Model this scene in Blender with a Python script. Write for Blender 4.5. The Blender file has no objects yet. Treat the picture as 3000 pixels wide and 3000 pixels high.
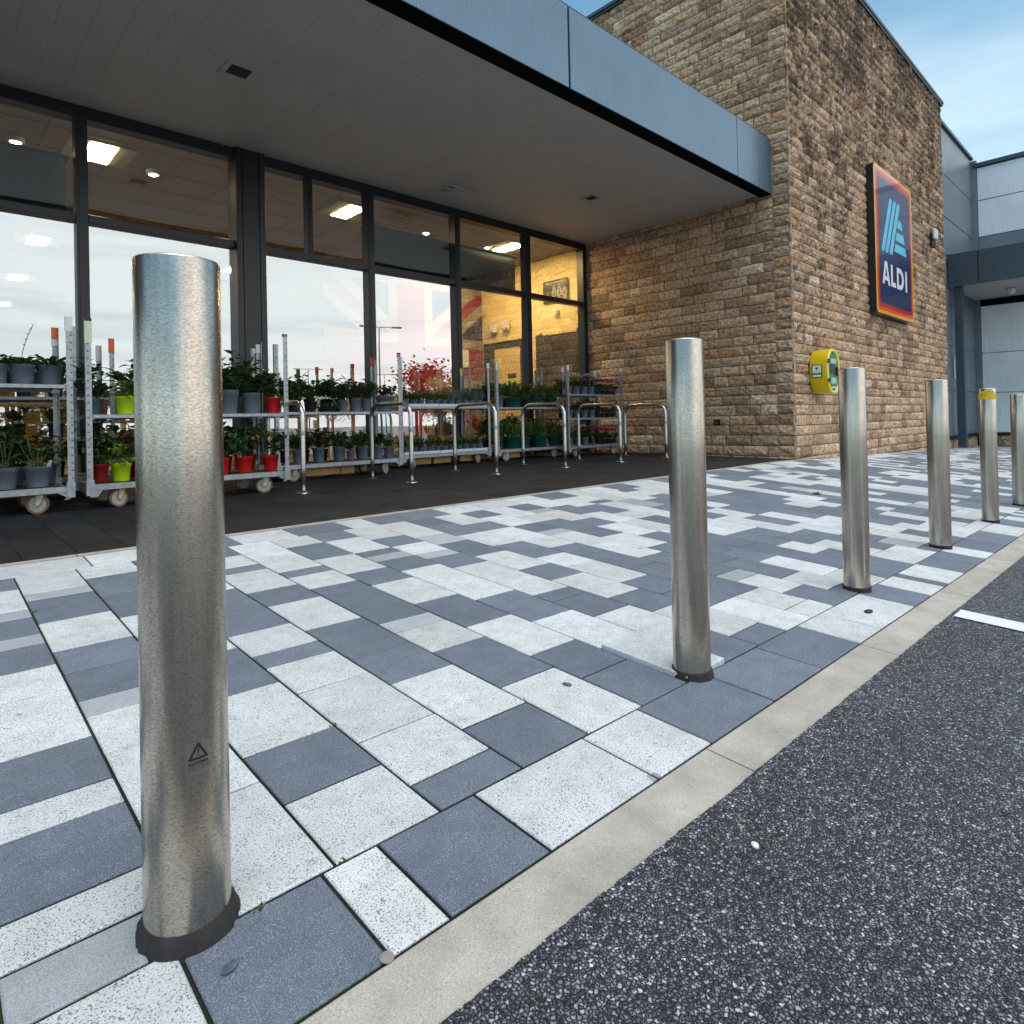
import bpy, math, random
from math import sin, cos, pi, radians as R_
from mathutils import Vector, Matrix, noise
scene = bpy.context.scene
col = scene.collection

# ------------------------------------------------------------------ camera
cam = bpy.data.cameras.new('camera'); camo = bpy.data.objects.new('camera', cam); col.objects.link(camo)
yaw, pitch, roll = 0.81025, 0.00803, -0.0219
F0 = Vector((cos(yaw), sin(yaw), 0)); R0 = Vector((sin(yaw), -cos(yaw), 0)); U0 = Vector((0, 0, 1))
F2 = F0 * cos(pitch) + U0 * sin(pitch); U2 = U0 * cos(pitch) - F0 * sin(pitch)
R3 = R0 * cos(roll) + U2 * sin(roll); U3 = U2 * cos(roll) - R0 * sin(roll)
camo.matrix_world = Matrix(((R3.x, U3.x, -F2.x, 0), (R3.y, U3.y, -F2.y, 0), (R3.z, U3.z, -F2.z, .6777), (0, 0, 0, 1)))
cam.sensor_width = 36; cam.lens = 22.25; cam.shift_y = -.0936
cam.clip_start = .02; cam.clip_end = 2000
scene.camera = camo

# ------------------------------------------------------------------ sky and sun
SUN_EL = R_(72); SUN_AZ = R_(190)          # azimuth clockwise from +Y
world = bpy.data.worlds.new("World"); scene.world = world; world.use_nodes = True
nt = world.node_tree; nt.nodes.clear()
def N(t, tp, **kw):
    n = t.nodes.new(tp)
    for k, v in kw.items(): setattr(n, k, v)
    return n
out = N(nt, 'ShaderNodeOutputWorld'); bg = N(nt, 'ShaderNodeBackground'); nt.links.new(bg.outputs[0], out.inputs[0])
sky = N(nt, 'ShaderNodeTexSky'); sky.sky_type = 'NISHITA'; sky.sun_disc = False
sky.sun_elevation = SUN_EL; sky.sun_rotation = SUN_AZ; sky.air_density = 1.0; sky.dust_density = .6; sky.ozone_density = 1.0
tc = N(nt, 'ShaderNodeTexCoord')
sep = N(nt, 'ShaderNodeSeparateXYZ'); nt.links.new(tc.outputs['Generated'], sep.inputs[0])
zz = N(nt, 'ShaderNodeMath', operation='MAXIMUM'); zz.inputs[1].default_value = .06; nt.links.new(sep.outputs[2], zz.inputs[0])
dx = N(nt, 'ShaderNodeMath', operation='DIVIDE'); dy = N(nt, 'ShaderNodeMath', operation='DIVIDE')
nt.links.new(sep.outputs[0], dx.inputs[0]); nt.links.new(zz.outputs[0], dx.inputs[1])
nt.links.new(sep.outputs[1], dy.inputs[0]); nt.links.new(zz.outputs[0], dy.inputs[1])
cmb = N(nt, 'ShaderNodeCombineXYZ'); nt.links.new(dx.outputs[0], cmb.inputs[0]); nt.links.new(dy.outputs[0], cmb.inputs[1])
cn = N(nt, 'ShaderNodeTexNoise'); cn.inputs['Scale'].default_value = .42; cn.inputs['Detail'].default_value = 7; cn.inputs['Roughness'].default_value = .5
mp = N(nt, 'ShaderNodeMapping'); mp.inputs['Scale'].default_value = (1, .55, 1); mp.inputs['Rotation'].default_value = (0, 0, .5); mp.inputs['Location'].default_value = (1.3, 4.0, 0)
nt.links.new(cmb.outputs[0], mp.inputs[0]); nt.links.new(mp.outputs[0], cn.inputs['Vector'])
cr = N(nt, 'ShaderNodeValToRGB'); cr.color_ramp.elements[0].position = .55; cr.color_ramp.elements[1].position = .80
nt.links.new(cn.outputs[0], cr.inputs[0])
cm = N(nt, 'ShaderNodeMixRGB'); cm.inputs[2].default_value = (8.2, 8.5, 8.8, 1)
cmul = N(nt, 'ShaderNodeMath', operation='MULTIPLY'); cmul.inputs[1].default_value = .9
hz = N(nt, 'ShaderNodeMapRange'); hz.inputs[1].default_value = .62; hz.inputs[2].default_value = .9; hz.inputs[3].default_value = 0; hz.inputs[4].default_value = .8; nt.links.new(sep.outputs[2], hz.inputs[0])
maxn = N(nt, 'ShaderNodeMath', operation='MAXIMUM'); nt.links.new(hz.outputs[0], maxn.inputs[0]); nt.links.new(cr.outputs[0], maxn.inputs[1])
nt.links.new(maxn.outputs[0], cmul.inputs[0]); nt.links.new(cmul.outputs[0], cm.inputs[0])
tint = N(nt, 'ShaderNodeMixRGB'); tint.blend_type = 'MULTIPLY'; tint.inputs[0].default_value = 1; tint.inputs[2].default_value = (.70, 1.12, 1.04, 1)
nt.links.new(sky.outputs[0], tint.inputs[1])
haz = N(nt, 'ShaderNodeMapRange'); haz.interpolation_type = 'SMOOTHSTEP'; haz.inputs[1].default_value = .02; haz.inputs[2].default_value = .62; haz.inputs[3].default_value = .80; haz.inputs[4].default_value = 0; nt.links.new(sep.outputs[2], haz.inputs[0])
hm = N(nt, 'ShaderNodeMixRGB'); hm.inputs[2].default_value = (6.9, 7.9, 8.3, 1); nt.links.new(haz.outputs[0], hm.inputs[0]); nt.links.new(tint.outputs[0], hm.inputs[1])
dp = N(nt, 'ShaderNodeVectorMath', operation='DOT_PRODUCT'); nt.links.new(tc.outputs['Generated'], dp.inputs[0]); dp.inputs[1].default_value = (.46, -.88, .10)
gr = N(nt, 'ShaderNodeMapRange'); gr.interpolation_type = 'SMOOTHERSTEP'; gr.inputs[1].default_value = .55; gr.inputs[2].default_value = 1.0; gr.inputs[3].default_value = 0; gr.inputs[4].default_value = 1; nt.links.new(dp.outputs['Value'], gr.inputs[0])
gm = N(nt, 'ShaderNodeMixRGB'); gm.inputs[2].default_value = (10.2, 10.2, 10.1, 1); nt.links.new(gr.outputs[0], gm.inputs[0]); nt.links.new(hm.outputs[0], gm.inputs[1]); hm = gm
ms = N(nt, 'ShaderNodeMapping'); ms.inputs['Scale'].default_value = (1.6, 1.6, 16); nt.links.new(tc.outputs['Generated'], ms.inputs[0])
sn = N(nt, 'ShaderNodeTexNoise'); sn.inputs['Scale'].default_value = 1.7; sn.inputs['Detail'].default_value = 7; sn.inputs['Roughness'].default_value = .55; nt.links.new(ms.outputs[0], sn.inputs['Vector'])
sr = N(nt, 'ShaderNodeValToRGB'); sr.color_ramp.elements[0].position = .50; sr.color_ramp.elements[1].position = .68; nt.links.new(sn.outputs[0], sr.inputs[0])
lo = N(nt, 'ShaderNodeMapRange'); lo.inputs[1].default_value = .45; lo.inputs[2].default_value = .15; lo.inputs[3].default_value = 0; lo.inputs[4].default_value = .62; nt.links.new(sep.outputs[2], lo.inputs[0])
lm = N(nt, 'ShaderNodeMath', operation='MULTIPLY'); nt.links.new(lo.outputs[0], lm.inputs[0]); nt.links.new(sr.outputs[0], lm.inputs[1])
sm_ = N(nt, 'ShaderNodeMixRGB'); sm_.blend_type = 'MULTIPLY'; sm_.inputs[2].default_value = (.62, .66, .72, 1); nt.links.new(lm.outputs[0], sm_.inputs[0])
nt.links.new(hm.outputs[0], cm.inputs[1]); nt.links.new(cm.outputs[0], sm_.inputs[1]); nt.links.new(sm_.outputs[0], bg.inputs[0])
bg.inputs[1].default_value = .12

sl = bpy.data.lights.new('sun', 'SUN'); sl.energy = 1.15; sl.angle = R_(50); sl.color = (1, .98, .95)
so = bpy.data.objects.new('sun', sl); col.objects.link(so)
sd = Vector((sin(SUN_AZ) * cos(SUN_EL), cos(SUN_AZ) * cos(SUN_EL), sin(SUN_EL)))
so.rotation_euler = sd.to_track_quat('Z', 'Y').to_euler()
scene.view_settings.view_transform = 'Standard'; scene.view_settings.look = 'None'
scene.view_settings.exposure = 0.55; scene.view_settings.gamma = 1

# ------------------------------------------------------------------ material helpers
def newmat(name):
    m = bpy.data.materials.new(name); m.use_nodes = True
    t = m.node_tree; b = t.nodes['Principled BSDF']
    return m, t, b
def setp(b, **kw):
    al = dict(color='Base Color', rough='Roughness', metal='Metallic', spec='Specular IOR Level', coat='Coat Weight', coatr='Coat Roughness', aniso='Anisotropic', trans='Transmission Weight', emis='Emission Color', estr='Emission Strength', sub='Subsurface Weight')
    for k, v in kw.items():
        i = b.inputs[al[k]]
        if k in ('color', 'emis') and len(v) == 3: v = (*v, 1)
        i.default_value = v
def L(t, a, b): t.links.new(a, b)
def coords(t, scale=(1, 1, 1), kind='Object', rot=(0, 0, 0)):
    c = N(t, 'ShaderNodeTexCoord'); m = N(t, 'ShaderNodeMapping'); m.inputs['Scale'].default_value = scale; m.inputs['Rotation'].default_value = rot
    L(t, c.outputs[kind], m.inputs[0]); return m.outputs[0]
def noi(t, vec, sc, det=4, ro=.5):
    n = N(t, 'ShaderNodeTexNoise'); n.inputs['Scale'].default_value = sc; n.inputs['Detail'].default_value = det; n.inputs['Roughness'].default_value = ro
    if vec: L(t, vec, n.inputs['Vector'])
    return n.outputs[0]
def vor(t, vec, sc, feat='F1', o=0):
    n = N(t, 'ShaderNodeTexVoronoi'); n.inputs['Scale'].default_value = sc; n.feature = feat
    if vec: L(t, vec, n.inputs['Vector'])
    return n.outputs[o]
def ramp(t, v, *st):
    r = N(t, 'ShaderNodeValToRGB'); e = r.color_ramp.elements
    while len(e) < len(st): e.new(.5)
    for i, (p, c) in enumerate(st):
        e[i].position = p; e[i].color = (c, c, c, 1) if not isinstance(c, tuple) else (*c, 1)
    L(t, v, r.inputs[0]); return r.outputs[0]
def mix(t, f, a, b, mode='MIX'):
    m = N(t, 'ShaderNodeMixRGB'); m.blend_type = mode
    for i, x in enumerate((f, a, b)):
        if isinstance(x, (int, float)): m.inputs[i].default_value = x if i == 0 else (x, x, x, 1)
        elif isinstance(x, tuple): m.inputs[i].default_value = (*x, 1)
        else: L(t, x, m.inputs[i])
    return m.outputs[0]
def bump(t, b, h, strength=.3, dist=.01, prev=None):
    n = N(t, 'ShaderNodeBump'); n.inputs['Strength'].default_value = strength; n.inputs['Distance'].default_value = dist
    L(t, h, n.inputs['Height'])
    if prev: L(t, prev, n.inputs['Normal'])
    if b: L(t, n.outputs[0], b.inputs['Normal'])
    return n.outputs[0]
def attr(t, name='rnd'):
    a = N(t, 'ShaderNodeAttribute'); a.attribute_name = name
    s = N(t, 'ShaderNodeSeparateColor'); L(t, a.outputs['Color'], s.inputs[0]); return s.outputs
M = {}
def simple(name, color, rough=.5, metal=0, var=.12, vs=20, bmp=0, bs=60, **kw):
    m, t, b = newmat(name); setp(b, color=color, rough=rough, metal=metal, **kw)
    v = coords(t); n = noi(t, v, vs, 5)
    c2 = tuple(x * (1 - var) for x in color); c1 = tuple(min(1, x * (1 + var)) for x in color)
    L(t, ramp(t, n, (.3, c2), (.7, c1)), b.inputs['Base Color'])
    if bmp: bump(t, b, noi(t, v, bs, 4), bmp, .005)
    M[name] = m; return m

def slab_mat(name, c, speck, spc, grain, dark, vs=380, th_=.69):
    m, t, b = newmat(name); v = coords(t)
    a = attr(t)
    g = noi(t, v, 520, 3, .7)
    base = ramp(t, g, (.32, tuple(x * (1 - grain) for x in c)), (.68, tuple(min(1, x * (1 + grain)) for x in c)))
    dn = N(t, 'ShaderNodeMath', operation='MULTIPLY_ADD'); L(t, noi(t, v, 26, 3), dn.inputs[0]); dn.inputs[1].default_value = .16; L(t, noi(t, v, vs, 2, .55), dn.inputs[2])
    sk = ramp(t, dn.outputs[0], (th_, 0.), (th_ + .035, speck))
    base = mix(t, sk, base, spc)
    # slab to slab variation, broad grime
    base = mix(t, 1, base, ramp(t, a[0], (0, .80), (1, 1.0)), 'MULTIPLY')
    base = mix(t, 1, base, ramp(t, noi(t, v, 2.2, 6, .65), (.3, dark), (.62, (1, 1, 1))), 'MULTIPLY')
    base = mix(t, 1, base, ramp(t, noi(t, v, 14, 4, .6), (.30, .86), (.6, 1.0)), 'MULTIPLY')
    gv = vor(t, v, 4.2, 'F1', 0); gc = vor(t, v, 4.2, 'F1', 1); gs = N(t, 'ShaderNodeSeparateColor'); L(t, gc, gs.inputs[0])
    gsz = N(t, 'ShaderNodeMath', operation='MULTIPLY'); L(t, gs.outputs[1], gsz.inputs[0]); gsz.inputs[1].default_value = .06
    gn = N(t, 'ShaderNodeMath', operation='MULTIPLY_ADD'); L(t, noi(t, v, 45, 2), gn.inputs[0]); gn.inputs[1].default_value = .05; L(t, gv, gn.inputs[2])
    gd = N(t, 'ShaderNodeMath', operation='SUBTRACT'); L(t, gn.outputs[0], gd.inputs[0]); L(t, gsz.outputs[0], gd.inputs[1])
    base = mix(t, ramp(t, gd.outputs[0], (.018, .55), (.030, 0.)), base, (.10, .11, .12))
    base = mix(t, ramp(t, noi(t, v, .9, 6, .7), (.56, 0.), (.74, .28)), base, (.20, .185, .16))
    L(t, base, b.inputs['Base Color']); setp(b, rough=.72, spec=.35)
    bump(t, b, g, .35, .003)
    M[name] = m
slab_mat('slab_white', (.745, .765, .785), .80, (.10, .115, .14), .22, (.86, .84, .80), 360, .655)
slab_mat('slab_grey', (.165, .196, .245), .55, (.42, .46, .52), .42, (.84, .84, .84), 520, .66)
slab_mat('slab_mid', (.45, .48, .52), .5, (.20, .22, .25), .34, (.88, .87, .84), 420, .665)

m, t, b = newmat('joint'); v = coords(t)
L(t, ramp(t, noi(t, v, 1.7, 3), (.47, (.010, .010, .009)), (.62, (.022, .034, .008))), b.inputs['Base Color']); setp(b, rough=.95)
bump(t, b, noi(t, v, 180, 4), .8, .004); M['joint'] = m

m, t, b = newmat('dark_paving'); v = coords(t); a = attr(t)
c = ramp(t, noi(t, v, 300, 3, .7), (.3, (.012, .0125, .0135)), (.72, (.028, .029, .031)))
c = mix(t, 1, c, ramp(t, a[0], (0, .7), (1, 1.15)), 'MULTIPLY')
c = mix(t, ramp(t, noi(t, coords(t, (.6, 3, 1)), 2.0, 5, .6), (.52, 0.), (.75, .5)), c, (.040, .031, .025))
L(t, c, b.inputs['Base Color']); L(t, ramp(t, noi(t, v, 6, 4), (.3, .6), (.7, .9)), b.inputs['Roughness']); setp(b, spec=.22)
bump(t, b, noi(t, v, 220, 3), .3, .003); M['dark_paving'] = m

m, t, b = newmat('kerb_concrete'); v = coords(t)
c = ramp(t, noi(t, v, 9, 8, .62), (.3, (.38, .345, .30)), (.7, (.56, .515, .455)))
c = mix(t, 1, c, ramp(t, noi(t, v, 420, 3, .7), (.3, .62), (.66, 1.12)), 'MULTIPLY')
c = mix(t, ramp(t, noi(t, v, 2.6, 7, .7), (.5, 0.), (.74, .42)), c, (.24, .225, .19))
sp = vor(t, v, 90, 'F1', 0)
c = mix(t, ramp(t, sp, (.06, .7), (.10, 0.)), c, (.08, .075, .07))
L(t, c, b.inputs['Base Color']); setp(b, rough=.85, spec=.3); bump(t, b, noi(t, v, 260, 5, .7), .55, .003); M['kerb_concrete'] = m

m, t, b = newmat('asphalt'); v = coords(t)
vj = N(t, 'ShaderNodeVectorMath', operation='ADD'); L(t, v, vj.inputs[0])
nn = N(t, 'ShaderNodeTexNoise'); nn.inputs['Scale'].default_value = 160; nn.inputs['Detail'].default_value = 2; L(t, v, nn.inputs['Vector'])
vs_ = N(t, 'ShaderNodeVectorMath', operation='SCALE'); vs_.inputs['Scale'].default_value = .006; L(t, nn.outputs['Color'], vs_.inputs[0]); L(t, vs_.outputs[0], vj.inputs[1])
vv = vj.outputs[0]
d1 = vor(t, vv, 178, 'DISTANCE_TO_EDGE', 0)
cc = vor(t, vv, 178, 'F1', 1); sc = N(t, 'ShaderNodeSeparateColor'); L(t, cc, sc.inputs[0])
stone = ramp(t, sc.outputs[0], (0, (.055, .058, .075)), (.30, (.135, .142, .175)), (.62, (.25, .258, .30)), (.85, (.42, .425, .465)), (1, (.72, .72, .75)))
c = mix(t, ramp(t, d1, (.03, 0.), (.20, 1.)), (.006, .006, .009), stone)
c = mix(t, 1, c, ramp(t, noi(t, v, 900, 2, .7), (.3, .6), (.7, 1.4)), 'MULTIPLY')
c = mix(t, 1, c, ramp(t, noi(t, v, 3, 5, .6), (.3, .72), (.65, 1.05)), 'MULTIPLY')
L(t, c, b.inputs['Base Color']); L(t, ramp(t, sc.outputs[1], (0, .35), (1, .75)), b.inputs['Roughness']); setp(b, spec=.5)
h = N(t, 'ShaderNodeMath', operation='MULTIPLY_ADD'); L(t, ramp(t, d1, (.0, 0.), (.32, 1.)), h.inputs[0]); h.inputs[1].default_value = 1; L(t, sc.outputs[2], h.inputs[2])
n1 = bump(t, None, h.outputs[0], 1.0, .0042); bump(t, b, noi(t, v, 420, 2), .7, .0015, n1); M['asphalt'] = m

def steel(name, base=(.50, .485, .455), lo=.24, hi=.44, sx=1.0):
    m, t, b = newmat(name)
    v = coords(t)
    streak = noi(t, coords(t, (30, 30, 1.1)), 3.0, 5, .6)
    fine = noi(t, coords(t, (1, 1, 2.2)), 210, 4, .8)
    grime = noi(t, coords(t, (1, 1, .5)), 9, 6, .65)
    c = ramp(t, fine, (.34, tuple(x * .58 for x in base)), (.66, tuple(x * 1.25 for x in base)))
    c = mix(t, 1, c, ramp(t, streak, (.3, .84), (.65, 1.0)), 'MULTIPLY')
    c = mix(t, ramp(t, grime, (.45, 0.), (.75, .45)), c, (.20, .185, .15))
    L(t, c, b.inputs['Base Color']); setp(b, metal=1)
    L(t, ramp(t, fine, (.3, hi), (.7, lo)), b.inputs['Roughness'])
    bump(t, b, fine, .12, .001)
    M[name] = m
steel('stainless', (.57, .515, .445), .19, .31)
steel('stainless_tube', (.74, .72, .69), .22, .36)
m, t, b = newmat('galvanised'); v = coords(t)
c = mix(t, .5, ramp(t, vor(t, v, 90, 'F1', 0), (0, (.20, .22, .235)), (.5, (.38, .41, .43))), ramp(t, noi(t, v, 30, 6, .7), (.35, (.14, .155, .165)), (.65, (.48, .52, .54))))
L(t, c, b.inputs['Base Color']); setp(b, metal=.65, rough=.48); bump(t, b, noi(t, v, 60, 4), .2, .002); M['galvanised'] = m

# stone
def stone_mat(name, t0, t1, zl, zh, amt):
    m, t, b = newmat(name); v = coords(t); a = attr(t)
    c = ramp(t, a[0], (0, (.30, .205, .135)), (.22, (.42, .295, .20)), (.5, (.52, .375, .262)), (.78, (.61, .45, .32)), (.93, (.51, .30, .165)), (1, (.76, .61, .49)))
    c = mix(t, 1, c, ramp(t, noi(t, v, 22, 7, .7), (.34, (.45, .41, .37)), (.6, (1.3, 1.24, 1.18))), 'MULTIPLY')
    c = mix(t, ramp(t, noi(t, v, 5, 5, .6), (.55, 0.), (.8, .35)), c, (.34, .19, .08))
    soot = mix(t, .55, noi(t, coords(t, (1, 1, .55)), 1.1, 7, .72), noi(t, coords(t, (1, 1, 1)), 9, 6, .75))
    zc = N(t, 'ShaderNodeSeparateXYZ'); L(t, v, zc.inputs[0])
    zr = N(t, 'ShaderNodeMapRange'); zr.inputs[1].default_value = .5; zr.inputs[2].default_value = 7.5; zr.inputs[3].default_value = zl; zr.inputs[4].default_value = zh; L(t, zc.outputs[2], zr.inputs[0])
    ad = N(t, 'ShaderNodeMath', operation='ADD'); L(t, soot, ad.inputs[0]); L(t, zr.outputs[0], ad.inputs[1])
    ar = N(t, 'ShaderNodeMath', operation='MULTIPLY'); L(t, a[1], ar.inputs[0]); ar.inputs[1].default_value = .07
    ad2 = N(t, 'ShaderNodeMath', operation='ADD'); L(t, ad.outputs[0], ad2.inputs[0]); L(t, ar.outputs[0], ad2.inputs[1])
    c = mix(t, ramp(t, ad2.outputs[0], (t0, 0.), (t1, amt)), c, (.048, .036, .027))
    L(t, c, b.inputs['Base Color']); setp(b, rough=.92, spec=.2)
    n1 = bump(t, None, noi(t, v, 34, 6, .7), .9, .016); bump(t, b, noi(t, v, 150, 4, .7), .5, .004, n1); M[name] = m
stone_mat('sandstone', .57, .70, -.03, .02, .7); stone_mat('sandstone_weathered', .525, .63, -.075, .085, .88)
simple('mortar', (.055, .042, .030), .95, var=.25, vs=30, bmp=.4)

simple('frame_dark', (.010, .0125, .015), .42, 0, .15, 6)
def panel(name, color, metal, rough, streak=.10):
    m, t, b = newmat(name)
    st = noi(t, coords(t, (14, 14, .35)), 3, 6, .7); cl = noi(t, coords(t), 1.1, 5, .6)
    c = mix(t, 1, (color), ramp(t, st, (.35, 1 - streak), (.7, 1 + streak)), 'MULTIPLY')
    c = mix(t, 1, c, ramp(t, cl, (.3, 1 - streak), (.7, 1 + streak)), 'MULTIPLY')
    L(t, c, b.inputs['Base Color']); setp(b, metal=metal, rough=rough)
    L(t, ramp(t, st, (.35, rough * .85), (.7, rough * 1.2)), b.inputs['Roughness']); M[name] = m
panel('fascia_blue', (.105, .175, .245), .35, .30)
panel('cladding_mid', (.19, .225, .26), .3, .40, .14)
panel('cladding_light', (.82, .85, .87), 0, .42, .08)
panel('fascia_slate', (.045, .068, .09), .2, .42, .12)
simple('black_metal', (.004, .0045, .005), .9, spec=.05)
simple('soffit_panel', (.44, .43, .415), .55, 0, .05, 3)
simple('vent_grille', (.045, .042, .038), .5); simple('slot_dark', (.10, .11, .115), .6)
simple('vent_frame', (.42, .42, .41), .5)
# glass: single reflective coated sheet
m = bpy.data.materials.new('glass_pane'); m.use_nodes = True; t = m.node_tree; t.nodes.clear()
o_ = N(t, 'ShaderNodeOutputMaterial'); mx = N(t, 'ShaderNodeMixShader'); tr = N(t, 'ShaderNodeBsdfTransparent'); gl = N(t, 'ShaderNodeBsdfGlossy')
tr.inputs[0].default_value = (.76, .78, .76, 1); gl.inputs['Roughness'].default_value = .0; gl.inputs[0].default_value = (.88, .97, 1, 1)
fr = N(t, 'ShaderNodeLayerWeight'); fr.inputs[0].default_value = .5
pw = N(t, 'ShaderNodeMath', operation='POWER'); pw.inputs[1].default_value = 4; L(t, fr.outputs['Facing'], pw.inputs[0])
fa = N(t, 'ShaderNodeMath', operation='MULTIPLY_ADD'); fa.inputs[1].default_value = .5; fa.inputs[2].default_value = .48; fa.use_clamp = True
L(t, pw.outputs[0], fa.inputs[0]); L(t, fa.outputs[0], mx.inputs[0]); L(t, tr.outputs[0], mx.inputs[1]); L(t, gl.outputs[0], mx.inputs[2]); L(t, mx.outputs[0], o_.inputs[0])
M['glass_pane'] = m
def emis(name, c, s):
    m, t, b = newmat(name); setp(b, color=(.8, .8, .8), emis=c, estr=s); M[name] = m
emis('lamp_panel', (1, .70, .32), 72); emis('lamp_lobby', (1, .72, .34), 190); emis('lamp_spot', (1, .82, .55), 30)
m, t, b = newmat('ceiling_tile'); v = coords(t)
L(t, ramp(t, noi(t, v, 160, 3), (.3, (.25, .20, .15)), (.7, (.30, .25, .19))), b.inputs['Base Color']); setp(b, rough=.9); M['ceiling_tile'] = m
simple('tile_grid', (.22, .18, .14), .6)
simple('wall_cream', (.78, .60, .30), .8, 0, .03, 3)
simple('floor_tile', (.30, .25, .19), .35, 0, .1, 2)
simple('door_black', (.018, .015, .013), .5); simple('sign_black', (.02, .018, .018), .4); simple('white_print', (.75, .75, .73), .5, 0, .03)
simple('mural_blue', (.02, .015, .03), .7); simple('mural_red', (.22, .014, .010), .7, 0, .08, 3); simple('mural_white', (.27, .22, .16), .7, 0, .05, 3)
simple('plastic_white', (.72, .72, .70), .4, 0, .04)
# sign colours
def gloss(name, c):
    m, t, b = newmat(name); setp(b, color=c, rough=.35, spec=.3, coat=.5, coatr=.02)
    v = coords(t); L(t, mix(t, 1, c, ramp(t, noi(t, v, 3, 4), (.3, .93), (.7, 1.04)), 'MULTIPLY'), b.inputs['Base Color']); M[name] = m
gloss('sign_yellow', (.86, .42, .02)); gloss('sign_orange', (.80, .09, .008)); gloss('sign_red', (.50, .008, .012)); gloss('sign_navy', (.006, .012, .075)); gloss('sign_cyan', (.10, .58, .78)); gloss('sign_white', (.82, .84, .86)); gloss('sign_side', (.010, .014, .017))
gloss('cabinet_yellow', (.74, .50, .004)); gloss('cabinet_rim', (.85, .72, .06)); gloss('cabinet_green', (.008, .15, .03)); gloss('cabinet_pale', (.35, .55, .38))
def plastic(name, c, r=.38):
    simple(name, c, r, 0, .10, 12)
plastic('pot_grey', (.135, .165, .205)); plastic('pot_black', (.02, .022, .025)); plastic('pot_red', (.60, .012, .008)); plastic('pot_darkred', (.25, .008, .008)); plastic('pot_lime', (.48, .68, .008)); plastic('pot_green', (.010, .085, .06)); plastic('pot_blue', (.14, .22, .27))
simple('soil', (.022, .014, .009), .95, 0, .4, 80, .5)
def leafm(name, c):
    m, t, b = newmat(name); g = N(t, 'ShaderNodeNewGeometry'); v = coords(t)
    oi = N(t, 'ShaderNodeObjectInfo')
    f = mix(t, .5, ramp(t, g.outputs['Random Per Island'], (0, 0.), (1, 1.)), ramp(t, noi(t, v, 25, 3), (.3, 0.), (.7, 1.)))
    cc_ = mix(t, f, tuple(x * .45 for x in c), tuple(min(1, x * 1.6) for x in c))
    L(t, cc_, b.inputs['Base Color']); setp(b, rough=.42, spec=.45)
    try: b.inputs['Subsurface Weight'].default_value = 0
    except Exception: pass
    M[name] = m
leafm('leaf_dark', (.034, .068, .022)); leafm('leaf_mid', (.065, .125, .03)); leafm('leaf_light', (.13, .20, .04)); leafm('leaf_lime', (.22, .30, .02)); leafm('leaf_grey', (.12, .16, .12)); leafm('leaf_red', (.30, .02, .015))
leafm('petal_pink', (.38, .03, .13)); leafm('petal_white', (.6, .58, .55)); leafm('petal_orange', (.85, .25, .01)); leafm('petal_yellow', (.75, .5, .02)); leafm('petal_violet', (.30, .22, .55))
simple('stem_green', (.05, .075, .025), .6); simple('bark', (.06, .045, .032), .9, 0, .3, 20, .5)
for n_, c_ in dict(tag_white=(.68, .70, .70), tag_orange=(.75, .13, .02), tag_yellow=(.62, .60, .12), tag_cream=(.62, .66, .45), tag_magenta=(.42, .02, .30), tag_red=(.65, .03, .02), tag_black=(.012, .012, .014), tag_brown=(.28, .10, .03)).items(): simple(n_, c_, .5, 0, .12, 60)
simple('wheel_hub', (.36, .33, .27), .55, .1, .15, 60); simple('wheel_tyre', (.16, .085, .055), .6, 0, .2, 40); simple('caster_fork', (.45, .41, .33), .5, .4, .2, 30)
simple('tray_white', (.66, .70, .74), .4, 0, .05); simple('deck_ply', (.10, .075, .05), .8, 0, .3, 8)
simple('paint_white', (.70, .72, .72), .7, 0, .10, 60, .5, 200)
simple('timber', (.40, .22, .08), .7, 0, .2, 6)
simple('tape_yellow', (.70, .42, .01), .5, 0, .15, 40)
simple('pebble_white', (.75, .73, .68), .7); simple('pebble_grey', (.10, .125, .16), .95, 0, .35, 120, .8, 300, spec=.1); simple('mortar_lump', (.25, .25, .22), .9, 0, .2, 80, .5)
simple('sealant', (.020, .017, .018), .85, 0, .35, 40, .9, 130)
simple('decal_ink', (.008, .008, .009), .5); 
m, t, b = newmat('decal_film'); setp(b, color=(.47, .455, .42), rough=.30, metal=1); M['decal_film'] = m

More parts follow.
